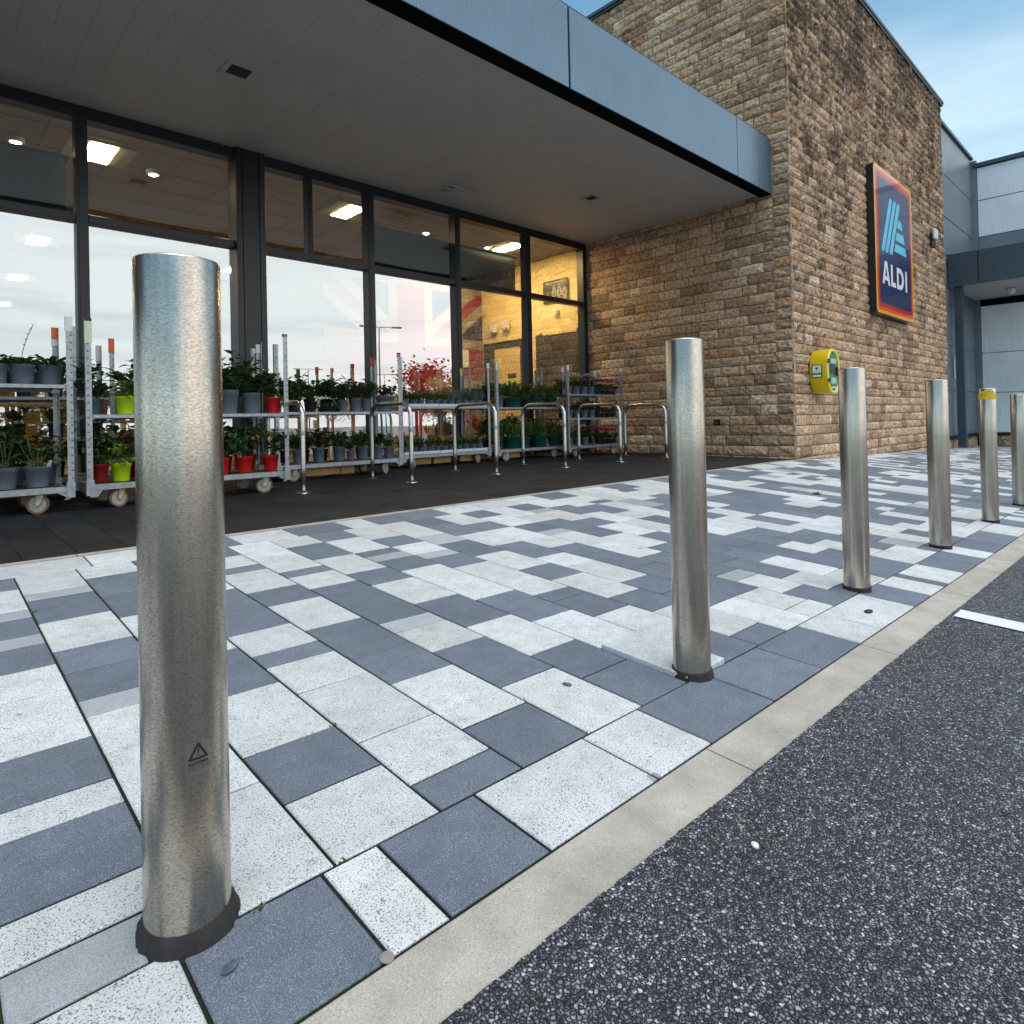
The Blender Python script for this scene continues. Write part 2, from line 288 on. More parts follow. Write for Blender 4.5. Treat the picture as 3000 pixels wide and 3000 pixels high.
# ------------------------------------------------------------------ mesh builder
class MB:
    def __init__(s): s.v = []; s.f = []; s.mi = []; s.mats = []; s.sm = []; s.c = []; s.cur = (.5, .5, .5, 1)
    def m(s, name):
        if name not in s.mats: s.mats.append(name)
        return s.mats.index(name)
    def vert(s, p): s.v.append(tuple(p)); s.c.append(s.cur); return len(s.v) - 1
    def face(s, idx, mat, smooth=False): s.f.append(tuple(idx)); s.mi.append(s.m(mat)); s.sm.append(smooth)
    def poly(s, pts, mat, smooth=False): s.face([s.vert(p) for p in pts], mat, smooth)
    def box(s, x0, x1, y0, y1, z0, z1, mat, bev=0):
        if bev: return s.bbox(x0, x1, y0, y1, z0, z1, mat, bev)
        b_ = len(s.v)
        for z in (z0, z1):
            for x, y in ((x0, y0), (x1, y0), (x1, y1), (x0, y1)): s.vert((x, y, z))
        for q in ((0, 3, 2, 1), (4, 5, 6, 7), (0, 1, 5, 4), (1, 2, 6, 5), (2, 3, 7, 6), (3, 0, 4, 7)): s.face([b_ + i for i in q], mat)
    def bbox(s, x0, x1, y0, y1, z0, z1, mat, b):
        P = {}
        for i, x in enumerate((x0, x1)):
            for j, y in enumerate((y0, y1)):
                for k, z in enumerate((z0, z1)):
                    sx, sy, sz = (1, -1)[i] * b, (1, -1)[j] * b, (1, -1)[k] * b
                    P[i, j, k, 0] = s.vert((x, y + sy, z + sz)); P[i, j, k, 1] = s.vert((x + sx, y, z + sz)); P[i, j, k, 2] = s.vert((x + sx, y + sy, z))
        F = lambda *k: s.face([P[q] for q in k], mat)
        for a in (0, 1):
            q = [(a, 0, 0, 0), (a, 1, 0, 0), (a, 1, 1, 0), (a, 0, 1, 0)]; F(*(q if a else q[::-1]))
            q = [(0, a, 0, 1), (0, a, 1, 1), (1, a, 1, 1), (1, a, 0, 1)]; F(*(q if a else q[::-1]))
            q = [(0, 0, a, 2), (1, 0, a, 2), (1, 1, a, 2), (0, 1, a, 2)]; F(*(q if a else q[::-1]))
        for a in (0, 1):
            for c in (0, 1):
                F((a, c, 0, 0), (a, c, 1, 0), (a, c, 1, 1), (a, c, 0, 1)); F((a, 0, c, 0), (a, 1, c, 0), (a, 1, c, 2), (a, 0, c, 2)); F((0, a, c, 1), (1, a, c, 1), (1, a, c, 2), (0, a, c, 2))
                for e in (0, 1): F((a, c, e, 0), (a, c, e, 1), (a, c, e, 2))
    def lathe(s, cx, cy, prof, seg, mat, smooth=True, jit=None):
        rings = []
        for r, z in prof:
            rings.append([s.vert((cx + r * cos(2 * pi * i / seg), cy + r * sin(2 * pi * i / seg), z)) for i in range(seg)])
        for a, b_ in zip(rings, rings[1:]):
            for i in range(seg): s.face((a[i], a[(i + 1) % seg], b_[(i + 1) % seg], b_[i]), mat, smooth)
        return rings
    def tube(s, pts, r, seg, mat, cap=True):
        pts = [Vector(p) for p in pts]; rings = []; up = Vector((0, 0, 1)); prev = None
        for i, p in enumerate(pts):
            d = (pts[min(i + 1, len(pts) - 1)] - pts[max(i - 1, 0)]).normalized()
            if prev is None:
                a = d.cross(up); a = d.cross(Vector((1, 0, 0))) if a.length < .05 else a
            else: a = prev - d * prev.dot(d)
            a.normalize(); prev = a; b_ = d.cross(a); rr = r[i] if isinstance(r, (list, tuple)) else r
            rings.append([s.vert(p + (a * cos(2 * pi * k / seg) + b_ * sin(2 * pi * k / seg)) * rr) for k in range(seg)])
        for a, b_ in zip(rings, rings[1:]):
            for i in range(seg): s.face((a[i], a[(i + 1) % seg], b_[(i + 1) % seg], b_[i]), mat, True)
        if cap: s.face(rings[0][::-1], mat); s.face(rings[-1], mat)
    def mesh(s, name):
        me = bpy.data.meshes.new(name); me.from_pydata(s.v, [], s.f)
        for n in s.mats: me.materials.append(M[n])
        me.polygons.foreach_set('material_index', s.mi); me.polygons.foreach_set('use_smooth', s.sm)
        ca = me.color_attributes.new('rnd', 'FLOAT_COLOR', 'POINT')
        ca.data.foreach_set('color', [x for c in s.c for x in c])
        me.update(); return me
    def build(s, name, parent=None, loc=None, **kw):
        return link(name, s.mesh(name), parent, loc, **kw)
def link(name, me, parent=None, loc=None, label=None, cat=None, group=None, kind=None, fixn=True):
    if me and fixn and me.users == 0 and len(me.polygons) < 90000:
        import bmesh
        bm = bmesh.new(); bm.from_mesh(me); bmesh.ops.recalc_face_normals(bm, faces=bm.faces); bm.to_mesh(me); bm.free()
    o = bpy.data.objects.new(name, me); col.objects.link(o)
    if loc is not None: o.location = loc
    if parent is not None: o.parent = parent
    tag(o, label, cat, group, kind); return o
def tag(o, label=None, cat=None, group=None, kind=None):
    if label: o['label'] = label
    if cat: o['category'] = cat
    if group: o['group'] = group
    if kind: o['kind'] = kind
def thing(name, label, cat, loc=(0, 0, 0), rz=0, group=None):
    o = bpy.data.objects.new(name, None); col.objects.link(o); o.location = loc; o.rotation_euler = (0, 0, rz); o.empty_display_size = .1
    tag(o, label, cat, group); return o
def copy_tree(o, parent=None):
    c = o.copy(); col.objects.link(c)
    if parent is not None: c.parent = parent
    for ch in [x for x in col.objects if x.parent == o]: copy_tree(ch, c)
    return c
ORD = ['first', 'second', 'third', 'fourth', 'fifth', 'sixth', 'seventh', 'eighth', 'ninth', 'tenth', 'eleventh', 'twelfth']

# ------------------------------------------------------------------ ground shape.  K = kerb frame (x along kerb), world = building frame
DB = .0087; cD, sD = cos(DB), sin(DB)
YK, YO, YD, XS, XE, YT, YF = .713, .5994, 3.370, 8.42, 16.5, 3.46, 6.956
def g(x, y):
    x = max(-8., min(26., x)); zk = -.017 * x; zd = .1230 - .0281 * max(x - (XS - .9), 0)
    u = max(-1.0, min(1., (y - YK) / (YD - YK)))
    return zk + (zd - zk) * u + .0111 * min(max(y - YD, 0), 6)
def KB(x, y, dz=0): return (cD * x + sD * y, -sD * x + cD * y, g(x, y) + dz)
def gB(X, Y): return g(cD * X - sD * Y, sD * X + cD * Y)

rng = random.Random(7)
# far ground and car park
mb = MB()
ys = [-400, -120, -40, -15, -6, -3, -2, -1.5, -1, -.5, 0, .3, .5, .5994]
xs = [-300, -80, -30, -12, -8, -5, -3, -2, -1, -.5] + [i * .5 for i in range(0, 61)] + [40, 70, 140, 400]
xs2 = sorted(set(xs + [round(-2 + i * .012, 3) for i in range(0, 750)]))
# ragged asphalt edge
pv = {}
for i, x in enumerate(xs2):
    for j, y in enumerate(ys):
        yy = y
        if j == len(ys) - 1 and -2 <= x <= 8: yy = y + .003 * noise.noise(Vector((x * 5, 3, 0))) + .0045 * noise.noise(Vector((x * 60, 1, 0)))
        pv[i, j] = mb.vert(KB(x, yy, .0035))
for i in range(len(xs2) - 1):
    for j in range(len(ys) - 1): mb.face((pv[i, j], pv[i + 1, j], pv[i + 1, j + 1], pv[i, j + 1]), 'asphalt')
    a, b_ = mb.v[pv[i, len(ys) - 1]], mb.v[pv[i + 1, len(ys) - 1]]
    mb.poly([a, b_, (b_[0], b_[1] + .002, b_[2] - .02), (a[0], a[1] + .002, a[2] - .02)], 'asphalt')
mb.build('road', kind='structure', fixn=False)
simple('earth', (.09, .08, .06), .95)
mb = MB(); mb.poly([(-500, -500, -2.2), (500, -500, -2.2), (500, 500, -2.2), (-500, 500, -2.2)], 'earth'); mb.build('ground', kind='structure')

# kerb
mb = MB()
x = -4.29
while x < 24:
    l = .915; a, b_ = x + .002, x + l - .002; mb.cur = (rng.random(), .5, .5, 1)
    n = 12
    for i in range(n):
        u0, u1 = a + (b_ - a) * i / n, a + (b_ - a) * (i + 1) / n
        e = .005
        prof = [(YO - .04, -.1), (YO - .04, 0), (YK - .0015 - e, 0.001), (YK - .0015, -.003), (YK - .0015, -.1)]
        for (y0, z0), (y1, z1) in zip(prof, prof[1:]):
            mb.poly([KB(u0, y0, z0), KB(u1, y0, z0), KB(u1, y1, z1), KB(u0, y1, z1)], 'kerb_concrete')
    for u in (a, b_): mb.poly([KB(u, y, z) for y, z in prof], 'kerb_concrete')
    x += l
mb.build('kerb', kind='structure', fixn=False)

# paving slabs
def slab(mb, x0, x1, y0, y1, mat, dz=0, gap=.0029, ch=.0022, h=.03, jig=.0006):
    mb.cur = (rng.random(), rng.random(), 0, 1)
    t1, t2 = rng.uniform(-jig, jig), rng.uniform(-jig, jig)
    x0 += gap; x1 -= gap; y0 += gap; y1 -= gap
    ring = lambda o, z: [mb.vert(KB(x, y, z + dz + t1 * (1 if x < (x0 + x1) / 2 else -1) + t2 * (1 if y < (y0 + y1) / 2 else -1))) for x, y in ((x0 + o, y0 + o), (x1 - o, y0 + o), (x1 - o, y1 - o), (x0 + o, y1 - o))]
    T, S_, B_ = ring(ch, 0), ring(0, -ch), ring(0, -h)
    mb.face(T, mat)
    M1 = ring(0, -.0042 - max(dz, 0))
    for a, b_, mm in ((S_, T, mat), (M1, S_, mat), (B_, M1, 'joint')):
        for i in range(4): mb.face((a[i], a[(i + 1) % 4], b_[(i + 1) % 4], b_[i]), mm)
C6 = {'W': 'slab_white', 'G': 'slab_grey', 'M': 'slab_mid'}
CN = .0968; YH = .91; X0 = .2593
known = {  # course: boundaries (cells of 0.1 from far end 23 down to 0)
 -1: 'G21 W18 M17 G15 M14 G12 W10 W7 G5 W4 G2 W1 M0', 0: 'W20 M19 G16 W13 G11 G9 M8 W6 W3 W0',
 1: 'W21 G18 G15 W13 W10 G7 W4 G2 W0', 2: 'G20 W18 W16 G14 G11 W9 G8 W6 W3 W1 G0', 3: 'G21 W19 G18 W15 G13 W10 G7 G5 W2 G0',
 4: 'W20 W17 G16 W14 G11 G9 M8 W6 G3 W0', 5: 'W21 G18 W15 G13 W10 G7 W4 G2 G0', 6: 'G21 W18 G17 M16 G14 W11 W9 G6 W3 W0',
 7: 'W20 G18 W16 M15 G13 W10 W8 G7 G5 W2 G0', 8: 'W21 W19 M17 G14 W11 G9 W6 G4 W1 G0', 9: 'G21 G18 W15 G12 W10 W7 G5 G3 W0',
 10: 'W20 G18 W15 W13 G11 G8 G6 G3 W1 W0', 11: 'G21 W18 G16 M15 W12 W9 G7 G5 M4 W2 G0', 12: 'W20 W18 G15 G13 W10 G8 G6 G3 W1 G0', 13: 'G21 M20 W17 G15 W12 G10 G7 G5 W2 W0', 14: 'W21 G18 W15 W12 W10 G7 G5 G2 G0'}
mb = MB(); rc = random.Random(31)
raised = None
for k in range(-14, 118):
    xa = X0 + .2 * k
    if k in known:
        seq = [(s[0], int(s[1:])) for s in known[k].split()]
    else:
        seq = []; n = 23; last = 'W'
        while n > 0:
            l = rc.choice([1, 2, 2, 3, 3, 2, 3]); l = min(l, n); n -= l
            if n == 1 and l < 3 and rc.random() < .5: n = 0
            p = rc.random(); c_ = 'W' if p < .44 else ('G' if p < .96 else 'M')
            seq.append((c_, n))
    hi = 23
    for c_, n in seq:
        dz = 0.0
        if k == 6 and n == 0: dz = .012
        slab(mb, xa, xa + .2, YH + CN * n, YH + CN * hi, C6[c_], dz)
        hi = n
# kerb-side header course
hj = [-14, -12.5, -11.5, -10, -9, -7.5, -6, -5, -3.6, -2.6, -1.6, -.12, .88, 1.36, 2.37, 3.88, 4.87, 6.38, 7.87, 9.35, 10.35, 12.22, 13.33, 14.3, 14.68, 15.3, 16.04, 17.2, 18.28]
hc = 'GWWGWGGWGGWGWGWWGGGWWGWGWWGG'
while hj[-1] < 118: hj.append(hj[-1] + rc.choice([1, 1.5, .5, 1]))
for i, (a, b_) in enumerate(zip(hj, hj[1:])):
    c_ = hc[i] if i < len(hc) else rc.choice('WGGWG'); slab(mb, X0 + .2 * a, X0 + .2 * b_, YK, YH, C6[c_])
# far header course along the dark strip
fj = [-14, -12, -10.6, -9.2, -7.7, -6, -4.8, -3.4, -2, -.6, 1.31, 2.8, 4.37, 5.8, 7.33, 8.19, 9.24]
fc = 'WGWWGWWGWWWGWGWG'
while fj[-1] < 118: fj.append(fj[-1] + rc.choice([1, 1.5, 1.5, .5]))
for i, (a, b_) in enumerate(zip(fj, fj[1:])):
    c_ = fc[i] if i < len(fc) else rc.choice('WWGWG'); slab(mb, X0 + .2 * a, X0 + .2 * b_, YH + CN * 23, YD - .012, C6[c_])
# beyond the tower corner the paving runs on to the wing
for k in range(40, 118):
    n = 0; y = YD - .01
    if k < 80: 
        slab(mb, X0 + .2 * k, X0 + .2 * (k + 1), y, y + .15, C6[rc.choice('WGG')])
    else:
        while n < 4: slab(mb, X0 + .2 * k, X0 + .2 * (k + 1), y + .1 * n, y + .1 * (n + 1), C6[rc.choice('WGG')]); n += 1
mb.build('pavement', kind='structure', fixn=False)
# bed under the slabs (joints)
mb = MB(); xs = [-4, -2] + [i * .5 for i in range(0, 50)]; yy = [YK - .02, 1.2, 1.8, 2.4, 3.0, YD, YD + .4]
for a, b_ in zip(xs, xs[1:]):
    for c_, d_ in zip(yy, yy[1:]): mb.poly([KB(a, c_, -.0052), KB(b_, c_, -.0052), KB(b_, d_, -.0052), KB(a, d_, -.0052)], 'joint')
yy = [YD + .4, 5, 6, 7.2]
for a, b_ in zip(xs, xs[1:]):
    if a < 9:
        for c_, d_ in zip(yy, yy[1:]): mb.poly([KB(a, c_, -.0052), KB(b_, c_, -.0052), KB(b_, d_, -.0052), KB(a, d_, -.0052)], 'joint')
mb.build('paving_bed', kind='structure', fixn=False)
# thin concrete edging
mb = MB(); x = -4.
while x < XS + .2:
    l = .9; l = min(l, XS + .2 - x)
    for y0, z0, y1, z1 in ((YD - .008, -.02, YD - .008, .004), (YD - .008, .004, YD + .03, .004), (YD + .03, .004, YD + .03, -.02)):
        n = 6
        for i in range(n):
            p = [x + .002 + (l - .004) * i / n, x + .002 + (l - .004) * (i + 1) / n]
            w = [.002 * noise.noise(Vector((q * 12, y0 * 5, 0))) for q in p]
            mb.poly([KB(p[0], y0 + w[0], z0), KB(p[1], y0 + w[1], z0), KB(p[1], y1 + w[1], z1), KB(p[0], y1 + w[0], z1)], 'kerb_concrete')
    x += l + 1e-4
    if x > XS + .15: break
mb.build('edging_strip', kind='structure', fixn=False)
# dark paving under the canopy
mb = MB()
for k in range(-20, 42):
    xa = .118 + .2 * k
    if xa > XS + .1: break
    y = YD + .034 - rc.choice([0, 0, 0]); first = True
    while y < 7.0:
        l = rc.choice([.2, .3, .4, .3]) if not first else rc.choice([.3, .1, .2, .4]); first = False
        slab(mb, xa, xa + .2, y, min(y + l, 7.05), 'dark_paving', -.001, .0012, .0016); y += l
mb.build('dark_pavement', kind='structure', fixn=False)
# parking line
mb = MB()
for i in range(20):
    y0, y1 = .585 - i * .25, .585 - (i + 1) * .25
    sx = lambda y: 2.665 + .03 * (.6 - y)
    j0, j1 = .004 * noise.noise(Vector((y0 * 9, 0, 0))), .004 * noise.noise(Vector((y1 * 9, 0, 0)))
    mb.poly([KB(sx(y0) + j0, y0, .0075), KB(sx(y0) + .112 + j0, y0, .0075), KB(sx(y1) + .112 + j1, y1, .0075), KB(sx(y1) + j1, y1, .0075)], 'paint_white')
mb.build('parking_line', kind='structure', fixn=False)

# ------------------------------------------------------------------ building
B = thing('supermarket_building', 'supermarket entrance block with rock faced stone tower, blue grey canopy and long glazed shopfront', 'building', (8.42, 3.46, 0))
def bp(mb, name, parent=None, fixn=True):
    o = mb.build(name, fixn=fixn); o.parent = parent or B
    if parent is None: o.location = (-8.42, -3.46, 0)
    return o
# stone
def stonewall(org, ud, nd, w, z0, z1, seed, holes=(), amp=1.0, mat='sandstone', lens=(.16, .22, .28, .33, .38, .44, .30)):
    rr = random.Random(seed); mb = MB(); org, ud, nd = Vector(org), Vector(ud), Vector(nd); up = Vector((0, 0, 1))
    z = z0; ci = 0
    while z < z1 - .02:
        h = rr.choice([.132, .14, .14, .148]) ; h = min(h, z1 - z)
        if z1 - (z + h) < .06: h = z1 - z
        u = -.004; q = rr.choice([.13, .22]) if ci % 2 else rr.choice([.30, .36])
        while u < w:
            l = q if u < 0.01 else rr.choice(lens); q = l
            if w - (u + l) < .12: l = w - u
            if any(a[0] <= u + .001 < a[1] and a[2] < z + h / 2 < a[3] for a in holes): u += l; continue
            for a in holes:
                if a[2] < z + h / 2 < a[3] and u + l > a[0]: l = a[0] - u
            if l > .02:
                mb.cur = (rr.random(), rr.random(), rr.random(), 1)
                g_ = .0048; a0, a1, b0, b1 = u + (g_ if u > .01 else -.012), u + l - g_, z + g_, z + h - g_
                nu = max(3, int(l / .042)); nv = 4; grid = []
                prou = rr.uniform(.010, .024) * amp; tu, tv = rr.uniform(-.010, .010) * amp, rr.uniform(-.009, .009) * amp; sd_ = rr.random() * 100
                for i in range(nu + 1):
                    row = []
                    for j in range(nv + 1):
                        s_, t_ = i / nu, j / nv
                        e = min(1, min(s_, 1 - s_) * l / .028) * min(1, min(t_, 1 - t_) * h / .026)
                        n_ = noise.noise(Vector((u * 9 + s_ * l * 15, (z + t_ * h) * 22, sd_))) ; n2 = noise.noise(Vector((s_ * l * 40, t_ * h * 46, sd_ + 9)))
                        d = .004 + e * (prou + tu * (s_ - .5) * 2 + tv * (t_ - .5) * 2 + .015 * amp * n_ + .009 * amp * n2)
                        row.append(mb.vert(org + ud * (a0 + (a1 - a0) * s_) + up * (b0 + (b1 - b0) * t_) + nd * max(d, .001)))
                    grid.append(row)
                for i in range(nu):
                    for j in range(nv): mb.face((grid[i][j], grid[i + 1][j], grid[i + 1][j + 1], grid[i][j + 1]), mat)
                per = [grid[i][0] for i in range(nu + 1)] + [grid[nu][j] for j in range(1, nv + 1)] + [grid[i][nv] for i in range(nu - 1, -1, -1)] + [grid[0][j] for j in range(nv - 1, 0, -1)]
                bk = [mb.vert(Vector(mb.v[i]) - nd * (nd.dot(Vector(mb.v[i]) - org) + .012)) for i in per]
                for i in range(len(per)): mb.face((per[i], per[(i + 1) % len(per)], bk[(i + 1) % len(per)], bk[i]), mat)
            u += l
        z += h; ci += 1
    return mb
mbf = stonewall((XS, YT, 0), (1, 0, 0), (0, -1, 0), XE - XS, -.30, 7.44, 5, amp=1.05, mat='sandstone_weathered', lens=(.2, .26, .3, .34, .4, .3))
ZJ = .235
mbs = stonewall((XS, YT, 0), (0, 1, 0), (-1, 0, 0), ZJ, -.30, 7.44, 11)
mbs2 = stonewall((XS, YT + ZJ + .008, 0), (0, 1, 0), (-1, 0, 0), 5.2, -.30, 7.44, 12, holes=[(YF - YT - ZJ - .02, 9, -1, 3.66)], amp=.8, lens=(.30, .36, .42, .46, .38, .22))
for src in (mbs, mbs2):
    off = len(mbf.v); mbf.v += src.v; mbf.c += src.c; mbf.f += [tuple(i + off for i in q) for q in src.f]; mbf.mi += [mbf.m('sandstone')] * len(src.f); mbf.sm += src.sm
bp(mbf, 'stone_wall')
mb = MB(); mb.box(XS + .003, XE - .003, YT + .003, 12, -.6, 7.43, 'mortar'); mb.box(XS + .002, XS + .0028, YT + ZJ - .001, YT + ZJ + .009, 0, 7.4, 'black_metal'); bp(mb, 'wall_core')
mb = MB(); mb.box(XS - .06, XE + .06, YT - .06, 12.05, 7.44, 7.50, 'fascia_slate', .006); mb.box(XS - .045, XE + .045, YT - .045, 12.04, 7.395, 7.438, 'frame_dark'); bp(mb, 'coping')
# canopy
XL = -8.0; YC = 3.69; ZS = 3.67
for x0, x1 in ((-8, -5.14), (-5.12, -1.99), (-1.965, 1.155), (1.18, 4.305), (4.33, 7.463), (7.475, XS - .004)):
    mb = MB(); mb.box(x0, x1, YC, YC + .03, 3.652, 4.39, 'fascia_blue', .003); bp(mb, 'fascia_panel')
mb = MB(); mb.box(XL, XS - .004, YC + .034, YC + .16, 3.640, 4.37, 'black_metal'); mb.box(XL, XS - .004, YC + .004, YC + .033, 3.642, 3.6505, 'black_metal'); bp(mb, 'shadow_gap')
mb = MB(); x = XL
while x < XS:
    mb.box(x + .0008, min(x + .2, XS) - .0008, YC + .162, YF + .06, ZS, ZS + .02, 'soffit_panel'); x += .2
mb.box(XL, XS - .002, YC + .163, YF + .06, ZS + .021, ZS + .03, 'black_metal')
bp(mb, 'soffit')
mb = MB(); mb.box(XL, XS - .004, YC + .02, 24, 4.372, 4.42, 'frame_dark'); bp(mb, 'canopy_roof')
# shopfront frame
ZF = .14; ZT0, ZT1 = 2.60, 2.675; ZH0 = 3.555
def mull(xc, w, z0, z1, d=.06, y=YF):
    mb = MB(); mb.box(xc - w / 2, xc + w / 2, y - d, y + .08, z0, z1, 'frame_dark', .003)
    if w < .2: mb.box(xc - w / 2 + .02, xc + w / 2 - .02, y - d - .006, y - d + .001, z0, z1, 'frame_dark')
    bp(mb, 'mullion')
for xc in (-6.0, -4.4, -3.0, -1.6, -.23, 1.17, 4.2, 5.585, 6.99): mull(xc, .095, ZF, ZH0 - .001)
mb = MB(); mb.box(2.54, 2.85, YF - .11, YF + .1, ZF - .01, ZS - .002, 'frame_dark', .004); mb.box(2.60, 2.606, YF - .113, YF - .1, ZF, ZS - .01, 'black_metal'); mb.box(2.78, 2.786, YF - .113, YF - .1, ZF, ZS - .01, 'black_metal'); bp(mb, 'post')
mull(3.405, .06, ZT1 + .001, ZH0 - .001, .05)
mb = MB(); mb.box(8.30, XS - .03, YF - .06, YF + .08, ZF, ZH0 - .001, 'frame_dark', .003); bp(mb, 'mullion')
mb = MB(); mb.box(XL, XS - .03, YF - .065, YF + .08, ZH0, ZS - .001, 'frame_dark', .003); bp(mb, 'head_rail')
mb = MB(); mb.box(XL, XS - .03, YF - .05, YF + .08, ZF - .02, ZF + .09, 'frame_dark', .003); bp(mb, 'bottom_rail')
bays = [(-8, -6.05), (-5.95, -4.45), (-4.35, -3.05), (-2.95, -1.65), (-1.55, -.28), (-.18, 1.122), (1.218, 2.54), (2.85, 4.152), (4.248, 5.537), (5.633, 6.942), (7.038, 8.30)]
for a, b_ in bays:
    mb = MB(); mb.box(a + .001, b_ - .001, YF - .052, YF + .06, ZT0, ZT1, 'frame_dark', .003); bp(mb, 'transom')
def pane(a, b_, z0, z1):
    mb = MB(); rr = random.Random(int(a * 100) + int(z0 * 10)); nx, nz = 8, 8; t1, t2 = rr.uniform(-.0012, .0012), rr.uniform(-.0012, .0012)
    P = [[mb.vert((a + (b_ - a) * i / nx, YF + .012 + t1 * (i / nx - .5) + t2 * (j / nz - .5) + .0009 * sin(pi * i / nx) * sin(pi * j / nz), z0 + (z1 - z0) * j / nz)) for j in range(nz + 1)] for i in range(nx + 1)]
    for i in range(nx):
        for j in range(nz): mb.face((P[i][j], P[i + 1][j], P[i + 1][j + 1], P[i][j + 1]), 'glass_pane', True)
    bp(mb, 'window_pane')
for a, b_ in bays:
    pane(a, b_, ZF + .09, ZT0)
    if a == 2.85: pane(2.85, 3.375, ZT1, ZH0); pane(3.435, 4.152, ZT1, ZH0)
    else: pane(a, b_, ZT1, ZH0)
# dark boards behind the top lights
for a, b_ in ((-8, 1.07), (4.26, 6.86)):
    mb = MB(); mb.box(a, b_, YF + .11, YF + .30, 2.70, 3.21, 'fascia_slate' if 0 else 'frame_dark', .004); mb.box(a, b_ + .03, YF + .10, YF + .31, 3.212, 3.235, 'black_metal'); bp(mb, 'bulkhead')
# link wall and wing beyond the tower
mb = MB(); YL = 3.56
for z0, z1 in ((4.26, 5.12), (5.135, 6.10), (6.115, 7.16)):
    mb.box(XE + .03, 19.96, YL, YL + .05, z0, z1, 'cladding_mid', .004)
mb.box(XE + .03, 19.96, YL + .02, YL + .06, 4.2, 7.2, 'black_metal')
bp(mb, 'cladding_wall')
mb = MB(); mb.box(XE + .03, 20.02, YL - .06, YL + .3, 7.165, 7.24, 'fascia_slate', .005); bp(mb, 'cladding_coping')
mb = MB()
for x0, x1 in ((XE + .03, 17.3), (17.31, 17.75), (17.76, 19.0), (19.01, 19.96)):
    for z0, z1 in ((.12, 1.16), (1.17, 2.20), (2.21, 3.5), (3.51, 4.24)): mb.box(x0, x1, YL, YL + .05, z0, z1, 'cladding_mid', .003)
mb.box(XE + .03, 19.97, YL + .01, YL + .06, .05, 4.2, 'black_metal'); mb.box(XE + .03, 19.97, YL - .03, YL + .06, .04, .11, 'frame_dark')
bp(mb, 'lower_cladding')
mbp = stonewall((XE, YL + .02, 0), (1, 0, 0), (0, -1, 0), 3.5, -.45, .04, 21); bp(mbp, 'stone_plinth')
XW = 20.0
mb = MB(); mb.box(XW - .02, XW + .1, 3.44, YL + .02, .1, 7.14, 'cladding_mid', .004); bp(mb, 'corner_trim')
for z0, z1 in ((.13, 1.13), (1.145, 2.15), (2.165, 3.36)):
    mb = MB(); mb.box(XW, XW + .05, -3.5, 3.43, z0, z1, 'cladding_light', .004); bp(mb, 'wing_panel')
for z0, z1 in ((5.16, 6.08), (6.10, 6.93)):
    mb = MB(); mb.box(XW, XW + .05, -3.5, 3.43, z0, z1, 'cladding_light', .004); bp(mb, 'wing_panel')
mb = MB(); mb.box(XW - .01, XW + .05, -3.5, 3.43, 3.8, 5.14, 'cladding_mid', .004); bp(mb, 'wing_band')
mb = MB(); mb.box(XW + .03, XW + .3, -3.5, 3.6, -.3, 7.0, 'black_metal'); mb.box(XW - .05, XW + .6, -3.5, 3.52, 6.95, 7.06, 'fascia_slate', .005); mb.box(XW - .02, XW + .04, -3.5, 3.43, .05, .125, 'frame_dark'); bp(mb, 'wing_roof_edge')
mbp = stonewall((XW + .02, -3.5, 0), (0, 1, 0), (-1, 0, 0), 6.98, -.5, .045, 22); bp(mbp, 'wing_plinth')
XCN = 17.2
for y0, y1 in ((2.99, 3.545), (1.2, 2.975)):
    mb = MB(); mb.box(XCN, XCN + .04, y0, y1, 3.51, 4.26, 'fascia_slate', .004); bp(mb, 'rear_canopy_panel')
mb = MB(); mb.box(XCN + .045, XW - .03, 1.2, 3.54, 3.53, 3.56, 'soffit_panel'); mb.box(XCN + .05, XW - .03, 1.2, 3.54, 3.57, 4.24, 'black_metal'); bp(mb, 'rear_canopy_soffit')
mb = MB(); mb.box(17.30, 17.46, 3.30, 3.46, -.25, 3.525, 'fascia_slate', .006); bp(mb, 'support_post')

# interior shell
mb = MB(); mb.poly([(XL, YF + .08, .15), (XS, YF + .08, .15), (XS, 24, .15), (XL, 24, .15)], 'floor_tile'); mb.build('floor', kind='structure')
mb = MB(); mb.box(XL, XS, YF + .08, 24, 3.63, 3.66, 'ceiling_tile')
x = XL
while x < XS: mb.box(x, x + .024, YF + .1, 24, 3.616, 3.6295, 'tile_grid'); x += .6
y = YF + .45
while y < 24: mb.box(XL, XS, y, y + .024, 3.6165, 3.628, 'tile_grid'); y += .6
mb.build('ceiling', kind='structure')
mb = MB(); mb.box(XS + .02 - .03, XS + .001, YF + .09, 8.56, .15, 3.629, 'wall_cream'); mb.box(XS - .01, XS + .001, 9.42, 9.66, .15, 3.629, 'wall_cream'); mb.box(XS - .01, XS + .001, 8.56, 9.42, 2.15, 3.629, 'wall_cream')
mb.box(XS + .003, XS + 1.9, 9.42, 9.46, .15, 2.6, 'wall_cream')
for o_ in (mb.build('wall', kind='structure'),): pass
mb = MB(); mb.box(XS - .01, XS + .05, 9.75, 23.9, .1, 3.66, 'wall_cream'); mb.build('wall', kind='structure')
mb = MB(); mb.box(5.0, XS - .012, 9.66, 9.72, .15, 3.629, 'mural_white'); mb.build('wall', kind='structure')
mb = MB(); mb.box(XL, XS, 23.9, 24, .15, 3.66, 'wall_cream'); mb.box(XL - .1, XL, YF, 24, -.2, 4.3, 'frame_dark'); mb.build('wall', kind='structure')
